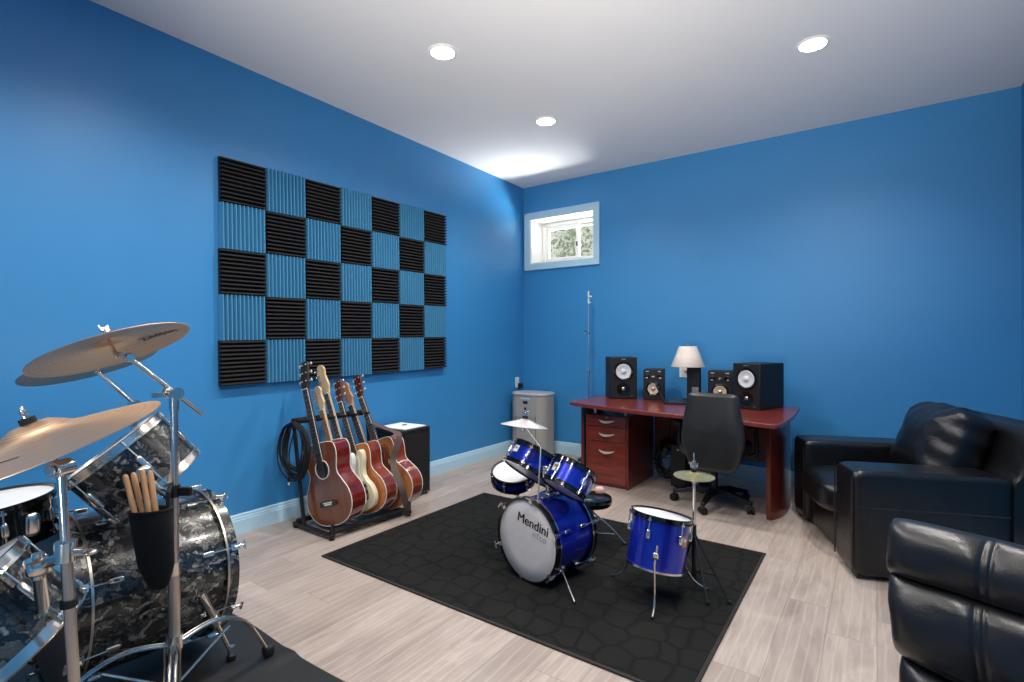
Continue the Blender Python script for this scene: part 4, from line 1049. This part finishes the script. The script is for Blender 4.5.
# ------------------------------------------------------------------ studio monitors (woofer above tweeter)
def ringprof(b, c, n, prof, seg=40):
    q = V(n).to_track_quat('Z', 'Y').to_matrix().to_4x4(); b.lathe(prof, seg, Matrix.Translation(c) @ q)
def monitor(label, loc, rz, w, d, h, wr, big=True):
    t = thing('studio_monitor', label, 'speaker', loc, (0, 0, rz), 'speakers on the desk')
    obj('cabinet', MB().box((0, d/2, h/2), (w, d, h)), 'vinylblack', t, bevel=.006 if big else .004)
    zc = h*(.66 if big else .36)
    wf = thing
    b = MB(); ringprof(b, (0, 0, zc), (0, -1, 0), [(wr*1.02, 0), (wr*1.28, .001), (wr*1.32, .004), (wr*1.22, .006), (wr*1.08, .003), (wr*1.0, -.002)])
    wo = obj('woofer_ring', b, 'black_gloss', t)
    b = MB(); ringprof(b, (0, 0, zc), (0, -1, 0), [(wr*1.0, .0025), (wr*.92, .005), (wr*.84, .0015), (wr*.34, -.001 if False else .0008)])
    obj('woofer_cone', b, 'grey_ring' if big else 'tan_cone', wo)
    b = MB(); ringprof(b, (0, 0, zc), (0, -1, 0), [(wr*.36, .001), (wr*.3, .007), (wr*.18, .011), (0, .013)])
    obj('dust_cap', b, 'grey_ring' if big else 'steel', wo)
    if big:
        zt = h*.24; b = MB(); ringprof(b, (0, 0, zt), (0, -1, 0), [(w*.24, .0005), (w*.235, .004), (w*.16, .002), (w*.07, .0005)])
        tw = obj('tweeter_horn', b, 'black_gloss', t)
        b = MB(); ringprof(b, (0, 0, zt), (0, -1, 0), [(w*.07, .001), (w*.05, .006), (0, .009)]); obj('tweeter_dome', b, 'steel', tw)
        obj('badge', MB().box((0, -.001, h*.955), (.045, .003, .008)), 'steel', t, smooth=False)
        obj('indicator', MB().box((w*.30, -.001, h*.07), (.012, .003, .008)), 'steel', t, smooth=False)
    else:
        for x in (-.3, .3):
            b = MB(); ringprof(b, (x*w, 0, h*.76), (0, -1, 0), [(w*.12, .0005), (w*.13, .003), (w*.1, .005), (w*.06, .001), (0, .0005)], 24); tw = obj('port_ring', b, 'black_gloss', t)
            obj('port_accent', MB().cushion((x*w*1.12, -.003, h*.715), (.022, .006, .012), 4, n=4), 'steel', tw)
        b = MB(); ringprof(b, (0, 0, h*.77), (0, -1, 0), [(w*.10, .0005), (w*.105, .003), (w*.06, .002), (0, .006)], 24); tw = obj('tweeter', b, 'black_gloss', t)
        obj('tweeter_dome', MB().ball((0, -.003, h*.75), .012, 12, 8), 'steel', tw)
        for x in (-.3, .3): obj('grille_peg', MB().box((x*w, -.001, h*.93), (.03, .003, .005)), 'steel', t, smooth=False)
    for x in (-.35, .35):
        obj('foot_pad', MB().box((x*w, d*.15, .0), (.03, .03, .002)), 'rubber', t, smooth=False)
    return t
monitor('large black studio speaker with white cone at the left end of the desk', (1.520, -.528, DT+.001), math.radians(33), .262, .30, .40, .073)
monitor('small black speaker with pale cone beside the closed side of the laptop', (1.788, -.452, DT+.001), math.radians(14), .185, .2, .29, .052, False)
monitor('small black speaker partly hidden behind the office chair, right of the lamp', (2.385, -.43, DT+.001), math.radians(8), .20, .2, .295, .055, False)
monitor('large black studio speaker with white cone at the right end of the desk', (2.645, -.665, DT+.001), math.radians(-19), .235, .38, .375, .070)

# laptop seen from its edge
t = thing('laptop', 'open dark laptop on the desk between the small speaker and lamp', 'laptop', (1.935, -.605, DT), (0, 0, math.radians(19)))
b = MB(); b.box((.112, 0, .009), (.22, .22, .016)); base = obj('base', b, 'black_plastic', t, bevel=.003)
obj('keyboard', MB().box((.10, 0, .0178), (.10, .19, .0015)), 'dark_display', base, smooth=False)
obj('trackpad', MB().box((.185, 0, .0178), (.05, .08, .0015)), 'vinylblack', base, smooth=False)
R = RY(math.radians(-24))
sc_ = obj('screen_lid', MB().box(V((.004, 0, .016))+R @ V((0, 0, .085)), (.008, .22, .17), R), 'black_plastic', t, bevel=.002)
obj('display', MB().box(V((.004, 0, .016))+R @ V((.0045, 0, .087)), (.001, .20, .145), R), 'dark_display', sc_, smooth=False)

# table lamp
LX, LY = 2.085, -.36
t = thing('table_lamp', 'table lamp with cream pleated shade and dark square column on the desk', 'lamp', (LX, LY, DT))
b = MB(); b.box((LX+.045, LY, DT+.013), (.16, .11, .024)); obj('base', b, 'black_plastic', t, True, bevel=.004)
obj('column', MB().box((LX+.055, LY, DT+.17), (.115, .06, .30)), 'vinylblack', t, True, bevel=.004)
obj('column_badge', MB().box((LX+.075, LY-.032, DT+.10), (.06, .006, .075)), 'steel', t, True, bevel=.002)
obj('stem', MB().cyl((LX, LY, DT+.32), (LX, LY, DT+.50), .007), 'steel', t, True)
b = MB(); n = 72; rings = []
for z, r in ((.32, .148), (.323, .150), (.42, .111), (.508, .078), (.511, .076)):
    rings.append([V((LX+(r+(.0022 if k % 2 else 0))*math.cos(2*PI*k/n), LY+(r+(.0022 if k % 2 else 0))*math.sin(2*PI*k/n), DT+z)) for k in range(n)])
rings += [[V((LX+(r-.004)*math.cos(2*PI*k/n), LY+(r-.004)*math.sin(2*PI*k/n), DT+z)) for k in range(n)] for z, r in ((.511, .076), (.32, .148))]
b.loft(rings, caps=False, loop=True); obj('lamp_shade', b, 'shade', t, True, angle=80)
b = MB(); b.ball((LX, LY, DT+.43), (.03, .03, .04)); obj('bulb', b, 'ivory', t, True)
b = MB(); b.cyl((LX, LY, DT+.50), (LX, LY, DT+.52), .005); b.ball((LX, LY, DT+.525), .009, 10, 8)
for k in range(3): b.cyl((LX, LY, DT+.503), (LX+.079*math.cos(2.1*k), LY+.079*math.sin(2.1*k), DT+.503), .002, seg=6)
obj('finial', b, 'steel', t, True)
# wall plates
t = thing('wall_outlet', 'white outlet plate on the back wall behind the lamp', 'outlet', (1.965, 0, .995))
pl = obj('plate', MB().box((1.955, -.004, .995), (.118, .006, .122)), 'plate', t, True, bevel=.003)
for z in (.97, 1.02): obj('socket', MB().cushion((1.965, -.0075, z), (.034, .003, .028), 5, n=4), 'ivory', pl, True)
obj('plug', MB().cushion((1.967, -.028, 1.025), (.045, .045, .05), 5, n=5), 'ivory', t, True)
t = thing('wall_outlet', 'white outlet plate with black plug on the left wall above the grey appliance', 'outlet', (0, -.13, .80))
pl = obj('plate', MB().box((.004, -.14, .805), (.006, .078, .125)), 'plate', t, True, bevel=.003)
for z in (.78, .83): obj('socket', MB().cushion((.0075, -.14, z), (.003, .034, .028), 5, n=4), 'ivory', pl, True)
obj('plug', MB().cushion((.03, -.11, .768), (.05, .05, .06), 5, n=5), 'black_plastic', t, True)
# appliance in the corner
ax0, ax1, ay0, ay1, ah = .065, .525, -.40, -.075, .715
t = thing('air_purifier', 'tall grey rounded floor appliance standing in the room corner', 'appliance', ((ax0+ax1)/2, (ay0+ay1)/2, 0))
def rrect(x0, x1, y0, y1, r, n=8):
    out = []
    for cx, cy, a0 in ((x1-r, y1-r, 0), (x0+r, y1-r, PI/2), (x0+r, y0+r, PI), (x1-r, y0+r, 1.5*PI)):
        out += [(cx+r*math.cos(a0+PI/2*k/n), cy+r*math.sin(a0+PI/2*k/n)) for k in range(n+1)]
    return out
obj('body', MB().prism(rrect(ax0, ax1, ay0, ay1, .11), .02, ah-.035), 'grey_app', t, True, bevel=.004)
obj('lid', MB().prism(rrect(ax0-.006, ax1+.006, ay0-.008, ay1+.006, .115), ah-.035, ah), 'grey_lid', t, True, bevel=.015, segs=4)
obj('base_ring', MB().prism(rrect(ax0+.01, ax1-.01, ay0+.01, ay1-.01, .10), 0, .02), 'black_plastic', t, True)
fp = obj('front_panel', MB().box((.295, ay0-.003, ah-.17), (.27, .008, .21)), 'grey_app', t, True, bevel=.003)
obj('display', MB().box((.298, ay0-.008, ah-.105), (.06, .003, .032)), 'dark_display', fp, True, smooth=False)
obj('logo', MB().box((.298, ay0-.008, ah-.175), (.028, .003, .028)), 'dark_display', fp, True, smooth=False)
obj('label_strip', MB().box((.298, ay0-.0075, ah-.062), (.12, .003, .014)), 'trim', fp, True, smooth=False)
for x in (.16, .43): obj('panel_seam', MB().box((x, ay0-.0005, .26), (.003, .003, .42)), 'dark_display', t, True, smooth=False)
# slim pole behind the desk
t = thing('microphone_stand', 'slim steel pole stand with clamps rising behind the left of the desk', 'microphone stand', (.96, -.16, 0))
sx, sy = .96, -.16
obj('base', MB().lathe([(0, 0), (.12, 0), (.12, .012), (.03, .03), (0, .032)], 32, Matrix.Translation((sx, sy, 0))), 'black_metal', t, True)
obj('lower_tube', MB().cyl((sx, sy, .03), (sx, sy, .96), .009), 'steel', t, True)
obj('upper_tube', MB().cyl((sx, sy, .95), (sx, sy, 1.70), .006), 'steel', t, True)
b = MB(); b.cyl((sx, sy, .935), (sx, sy, .985), .015); b.box((sx+.015, sy-.015, .96), (.03, .03, .02)); obj('clutch', b, 'chrome', t, True)
b = MB(); b.cyl((sx, sy, 1.375), (sx, sy, 1.41), .013); b.box((sx-.022, sy-.01, 1.405), (.04, .016, .016)); b.cyl((sx-.04, sy-.01, 1.38), (sx-.04, sy-.01, 1.405), .008); b.box((sx+.015, sy-.01, 1.385), (.03, .014, .014)); obj('side_clamp', b, 'chrome', t, True)
b = MB(); b.box((sx, sy, 1.81), (.016, .012, .07)); b.box((sx+.018, sy, 1.783), (.045, .012, .016)); obj('top_hook', b, 'ivory', t, True, bevel=.002)
b = MB(); b.cyl((sx, sy, 1.70), (sx, sy, 1.78), .004); b.box((sx, sy, 1.735), (.014, .012, .05)); b.box((sx+.012, sy, 1.72), (.02, .01, .012)); obj('top_fitting', b, 'ivory', t, True, bevel=.002)

# ------------------------------------------------------------------ office chair
OC = V((2.46, -.93, 0))
t = thing('office_chair', 'black vinyl office chair with five caster base pushed up to the desk', 'chair', OC)
hubp = OC+V((0, 0, .115))
obj('base_hub', MB().cyl(OC+V((0, 0, .085)), OC+V((0, 0, .145)), .042, .034, 20), 'black_plastic', t, True)
a0 = math.atan2(-1.256+.93, 2.451-2.46)
for k in range(5):
    a = a0+2*PI*k/5; c, s_ = math.cos(a), math.sin(a); n = V((-s_, c, 0)); b = MB(); rings = []
    for r, z, w, h in ((.02, .115, .030, .024), (.15, .112, .026, .020), (.27, .085, .021, .014), (.315, .078, .018, .012)):
        cc2 = OC+V((r*c, r*s_, z)); rings.append([cc2+n*w+V((0, 0, -h)), cc2-n*w+V((0, 0, -h)), cc2-n*w*.7+V((0, 0, h)), cc2+n*w*.7+V((0, 0, h))])
    b.loft(rings); lg = obj('leg', b, 'black_plastic', t, True, bevel=.004)
    cp = OC+V((.305*c, .305*s_, .0)); b = MB(); ph = a+.7; d = V((math.cos(ph), math.sin(ph), 0))
    for e in (-.016, .016): b.cyl(cp+d*(e-.009)+V((0, 0, .029)), cp+d*(e+.009)+V((0, 0, .029)), .029, seg=20)
    b.cyl(cp+V((0, 0, .03)), cp+V((0, 0, .075)), .007); b.cushion(cp+V((0, 0, .045)), (.035, .035, .035), 3, n=4)
    obj('caster', b, 'rubber', lg, True)
obj('gas_lift', MB().tube([OC+V((0, 0, .14)), OC+V((0, 0, .26)), OC+V((0, 0, .261)), OC+V((0, 0, .40))], [.027, .027, .015, .015], 18), 'black_metal', t, True)
obj('seat_plate', MB().box(OC+V((0, -.0, .415)), (.22, .24, .03)), 'black_metal', t, True, bevel=.004)
obj('seat', MB().cushion(OC+V((.03, -.08, .475)), (.48, .50, .10), 5, None, 14, .012), 'chair_vinyl', t, True)
# backrest: curved padded slab, widest low down
b = MB(); rows = [(.352, .125, 0), (.368, .150, .0), (.43, .185, 0), (.52, .213, 0), (.59, .2225, 0), (.68, .214, 0), (.79, .195, 0), (.875, .182, 0), (.908, .168, 0), (.922, .140, 0)]
P = spline([V((w, 0, z)) for z, w, _ in rows], 4); rings = []
def backy(z): # distance behind the seat: lumbar curve
    return -.388-.03*math.sin((z-.33)*5.2)-.05*max(0, z-.6)
for p in P:
    w, z = p.x, p.z; ring = []
    m = 22; th = .030*min(1, (min(z-.348, .925-z)/.03+.25))
    for k in range(m):
        a = 2*PI*k/m; ca_, sa = math.cos(a), math.sin(a); e = .35
        x = w*math.copysign(abs(ca_)**e, ca_); y = th*math.copysign(abs(sa)**.75, sa)
        ring.append(OC+V((x+.085, backy(z)+.012*(x/.23)**2+y, z)))
    rings.append(ring)
b.loft(rings); obj('backrest', b, 'chair_vinyl', t, True, angle=70)
obj('back_bracket', MB().tube(spline([OC+V((.03, -.05, .40)), OC+V((.06, -.30, .39)), OC+V((.085, -.372, .45)), OC+V((.085, -.376, .60))], 5), .018, 10), 'black_metal', t, True)
for s in (-1, 1):
    x = s*.275+.03
    ar = obj('armrest_support', MB().tube(spline([OC+V((s*.12+.03, -.06, .425)), OC+V((x, -.06, .44)), OC+V((x+s*.012, -.06, .56)), OC+V((x, -.06, .650))], 5), .016, 10), 'black_plastic', t, True)
    obj('armrest', MB().cushion(OC+V((x, -.06, .658)), (.075, .26, .035), 4, None, 8), 'black_plastic', t, True)

# ------------------------------------------------------------------ black leather armchair in the right corner
AR = math.atan2(.3545, .935)
t = thing('armchair', 'large black leather armchair with a wide back cushion in the right corner', 'armchair', (3.222, -1.318, 0), (0, 0, AR))
W2 = .58; AW = .27; AH_ = .595
def padded(b, c, d, p=9, n=12): return b.cushion(c, d, p, None, n)
obj('seat_base', padded(MB(), (.40, 0, .15), (.76, 2*(W2-AW)+.04, .26), 14), 'leather', t)
for s in (-1, 1):
    a = obj('arm', padded(MB(), (.345, s*(W2-AW/2), AH_/2+.012), (.73, AW, AH_-.02), 16, 16), 'leather', t)
    b = MB(); b.tube([(-.021, s*(W2-AW), .05), (-.022, s*(W2-AW+.004), AH_-.05)], .004, 6); b.tube([(.0, s*(W2+.0005), .40), (.69, s*(W2+.0005), .40)], .0035, 6)
    b.tube([(-.021, s*W2*.997, .04), (-.021, s*W2*.997, AH_-.03)], .003, 6)
    obj('seam', b, 'leather2', a)
obj('seat_cushion', MB().cushion((.325, 0, .345), (.80, 2*(W2-AW)-.005, .21), 4.5, None, 18, .015), 'leather', t)
# back: upright side blocks with a leaning face between two rolled edges
prof = [(.70, .03), (.70, .52), (.735, .62), (.80, .80), (.835, .845), (.885, .86), (.935, .84), (.95, .78), (.95, .03)]
b = MB(); sec = [(.012, W2-.004), (.0, W2-.02)]
rings = []
for y, sh in ((-W2+.0, .02), (-W2+.012, .004), (-W2+.03, 0), (W2-.03, 0), (W2-.012, .004), (W2, .02)):
    cx, cz = .83, .44
    rings.append([V((cx+(x-cx)*(1-sh*2), y, cz+(z-cz)*(1-sh*2))) for x, z in [(p.x, p.y) for p in spline([(x, z, 0) for x, z in prof], 3)]])
b.loft(rings); obj('back_frame', b, 'leather', t, angle=50)
def pillow(c, d, lean, wr):
    """square-cornered leather pillow with pleats running in from its top and front edges; d = thickness, width, height"""
    b = MB(); n = 30; q = bmesh.new(); bmesh.ops.create_cube(q, size=2); bmesh.ops.subdivide_edges(q, edges=q.edges[:], cuts=n, use_grid_fill=True); mp = {}
    R = RY(math.radians(lean))
    for v in q.verts:
        x, y, z = v.co
        k = (abs(x)**5+abs(y)**5+abs(z)**5)**.2; x, y, z = x/k, y/k, z/k
        edge = max(abs(y), abs(z)); puff = 1-.55*edge**3
        w = V((x*d[0]/2*puff, y*d[1]/2, z*d[2]/2))
        pl = math.sin(y*17+z*5)*max(0, z)**1.5+.7*math.sin(y*9-z*13+1)*edge**2+.5*math.sin(z*15+y*4)*abs(y)**2
        w += v.co.normalized()*wr*pl
        mp[v.index] = b.bm.verts.new(R @ w+V(c))
    for f in q.faces: b.face([mp[v.index] for v in f.verts])
    q.free(); return b
bc = obj('back_cushion', pillow((.625, -.055, .665), (.34, .58, .50), 20, .005), 'leather', t, angle=80)
R = RY(math.radians(20)); e = [V((.625, -.055, .665))+R @ V((-.015, .285*math.copysign(abs(math.cos(a))**.4, math.cos(a)), .246*math.copysign(abs(math.sin(a))**.4, math.sin(a)))) for a in [2*PI*k/48 for k in range(48)]]
for x in (.04, .86):
    for y in (-W2+.06, W2-.06): obj('foot', MB().box((x, y, .015), (.06, .06, .03)), 'black_plastic', t, bevel=.003)

# ------------------------------------------------------------------ puffy leather lounge chair, lower right
RA = math.atan2(-.342, .94)
t = thing('lounge_chair', 'charcoal leather lounge chair with puffy stitched back in the lower right', 'armchair', (3.515, -3.535, 0), (0, 0, RA))
LWD = .79; SEAMS = (.205, .60)
def pad(zc, yc, h, th, tilt, seed, x0, lean=0):
    """full-width stuffed roll: cross-section is a superellipse, pinched at the stitched seams and rounded at the ends"""
    rnd = random.Random(seed); ph = [rnd.uniform(0, 6) for _ in range(4)]
    rings = []; N = 72; m = 28; T = RX(-tilt)
    us = [math.copysign(1-(1-abs(i/N*2-1))**1.6, i/N*2-1) for i in range(N+1)]
    us += [((xs+k*.003)-x0)/(LWD-x0)*2-1 for xs in SEAMS for k in range(-11, 12)]
    for u in sorted(us):
        x = x0+(LWD-x0)/2*(1+u)
        e = max(.02, (1-abs(u)**9))**.33
        g = 1-sum(.07*math.exp(-((x-xs)/.026)**2)+.035*math.exp(-((x-xs-.009)/.0045)**2)+.035*math.exp(-((x-xs+.009)/.0045)**2) for xs in SEAMS)
        ring = []
        for k in range(m):
            a = 2*PI*k/m; c, s = math.cos(a), math.sin(a)
            y = th/2*math.copysign(abs(c)**.72, c)*e*g; z = h/2*math.copysign(abs(s)**.72, s)*(.82+.18*e)
            if c < 0:
                near = min(abs(x-xs) for xs in SEAMS+(0, LWD))
                y -= .004*math.sin(x*38+z*30+ph[0])*math.exp(-near*9)+.003*math.sin(z*70+x*12+ph[1])
            ring.append(T @ V((0, y, z))+V((x-lean*z*max(0, 1-u)/2, yc, zc)))
        rings.append(ring)
    return MB().loft(rings)
obj('headrest_pad', pad(.722, .138, .165, .21, .30, 1, -.015), 'leather2', t, angle=70)
obj('back_pad', pad(.558, .095, .22, .21, .18, 2, .005, .13), 'leather2', t, angle=70)
obj('lumbar_pad', pad(.375, .08, .19, .20, .02, 3, .03), 'leather2', t, angle=70)
bk = obj('back_core', MB().cushion((LWD/2, .175, .40), (LWD-.06, .14, .66), 6, RX(-.12), 12), 'leather2', t)
obj('seat_cushion', MB().cushion((LWD/2, -.25, .29), (LWD-.01, .58, .19), 4.5, None, 16, .02), 'leather2', t)
obj('seat_base', MB().cushion((LWD/2, -.14, .125), (LWD-.05, .70, .21), 10, None, 12), 'leather2', t)
for x in (.08, LWD-.08):
    for y in (-.40, .14): obj('foot', MB().box((x, y, .015), (.05, .05, .03)), 'black_plastic', t, bevel=.003)

# ------------------------------------------------------------------ added lamps: daylight stand-ins and ceiling fill
def area(name, loc, aim, size, energy, color, spread=180):
    L = bpy.data.lights.new(name, 'AREA'); L.shape = 'DISK'; L.size = size; L.energy = energy; L.color = color; L.spread = math.radians(spread)
    o = bpy.data.objects.new(name, L); C.objects.link(o); o.location = loc
    o.rotation_mode = 'QUATERNION'; o.rotation_quaternion = (V(aim)-V(loc)).to_track_quat('-Z', 'Y'); return o
# added area lamps, unseen below the sill, stand in for ground-bounced daylight
area('ground_daylight_fill', (.7, 1.15, 1.60), (.5, .1, 2.5), 1.3, 165, (1., .98, .96), 100)
area('garden_daylight_fill', (-1.3, 2.5, 1.45), (.5, .2, 2.5), 2.2, 24, (1., .98, .96), 70)
# added fill lamp behind the camera brightens the ceiling like a bounced flash
area('ceiling_fill', (3.1, -6.4, .8), (2.5, -2.9, 3.4), .9, 47, (1., .92, .80), 72)

# ------------------------------------------------------------------ camera, world, exposure
cd = bpy.data.cameras.new('camera'); cam = bpy.data.objects.new('camera', cd); C.objects.link(cam)
cd.sensor_width = 36; cd.lens = 36*FPX/1024; cd.clip_start = .02
cam.matrix_world = Matrix(((RT.x, 0, -FW.x, CAM.x), (RT.y, 0, -FW.y, CAM.y), (0, 1, 0, CAM.z), (0, 0, 0, 1)))
scene.camera = cam
w = bpy.data.worlds.new('daylight'); scene.world = w; w.use_nodes = True
bg = w.node_tree.nodes['Background']; bg.inputs[0].default_value = (.86, .93, 1, 1); bg.inputs[1].default_value = 1.6
vs = scene.view_settings
vs.view_transform = 'Standard'; vs.look = 'None'; vs.gamma = 1; vs.use_curve_mapping = False; vs.exposure = .22
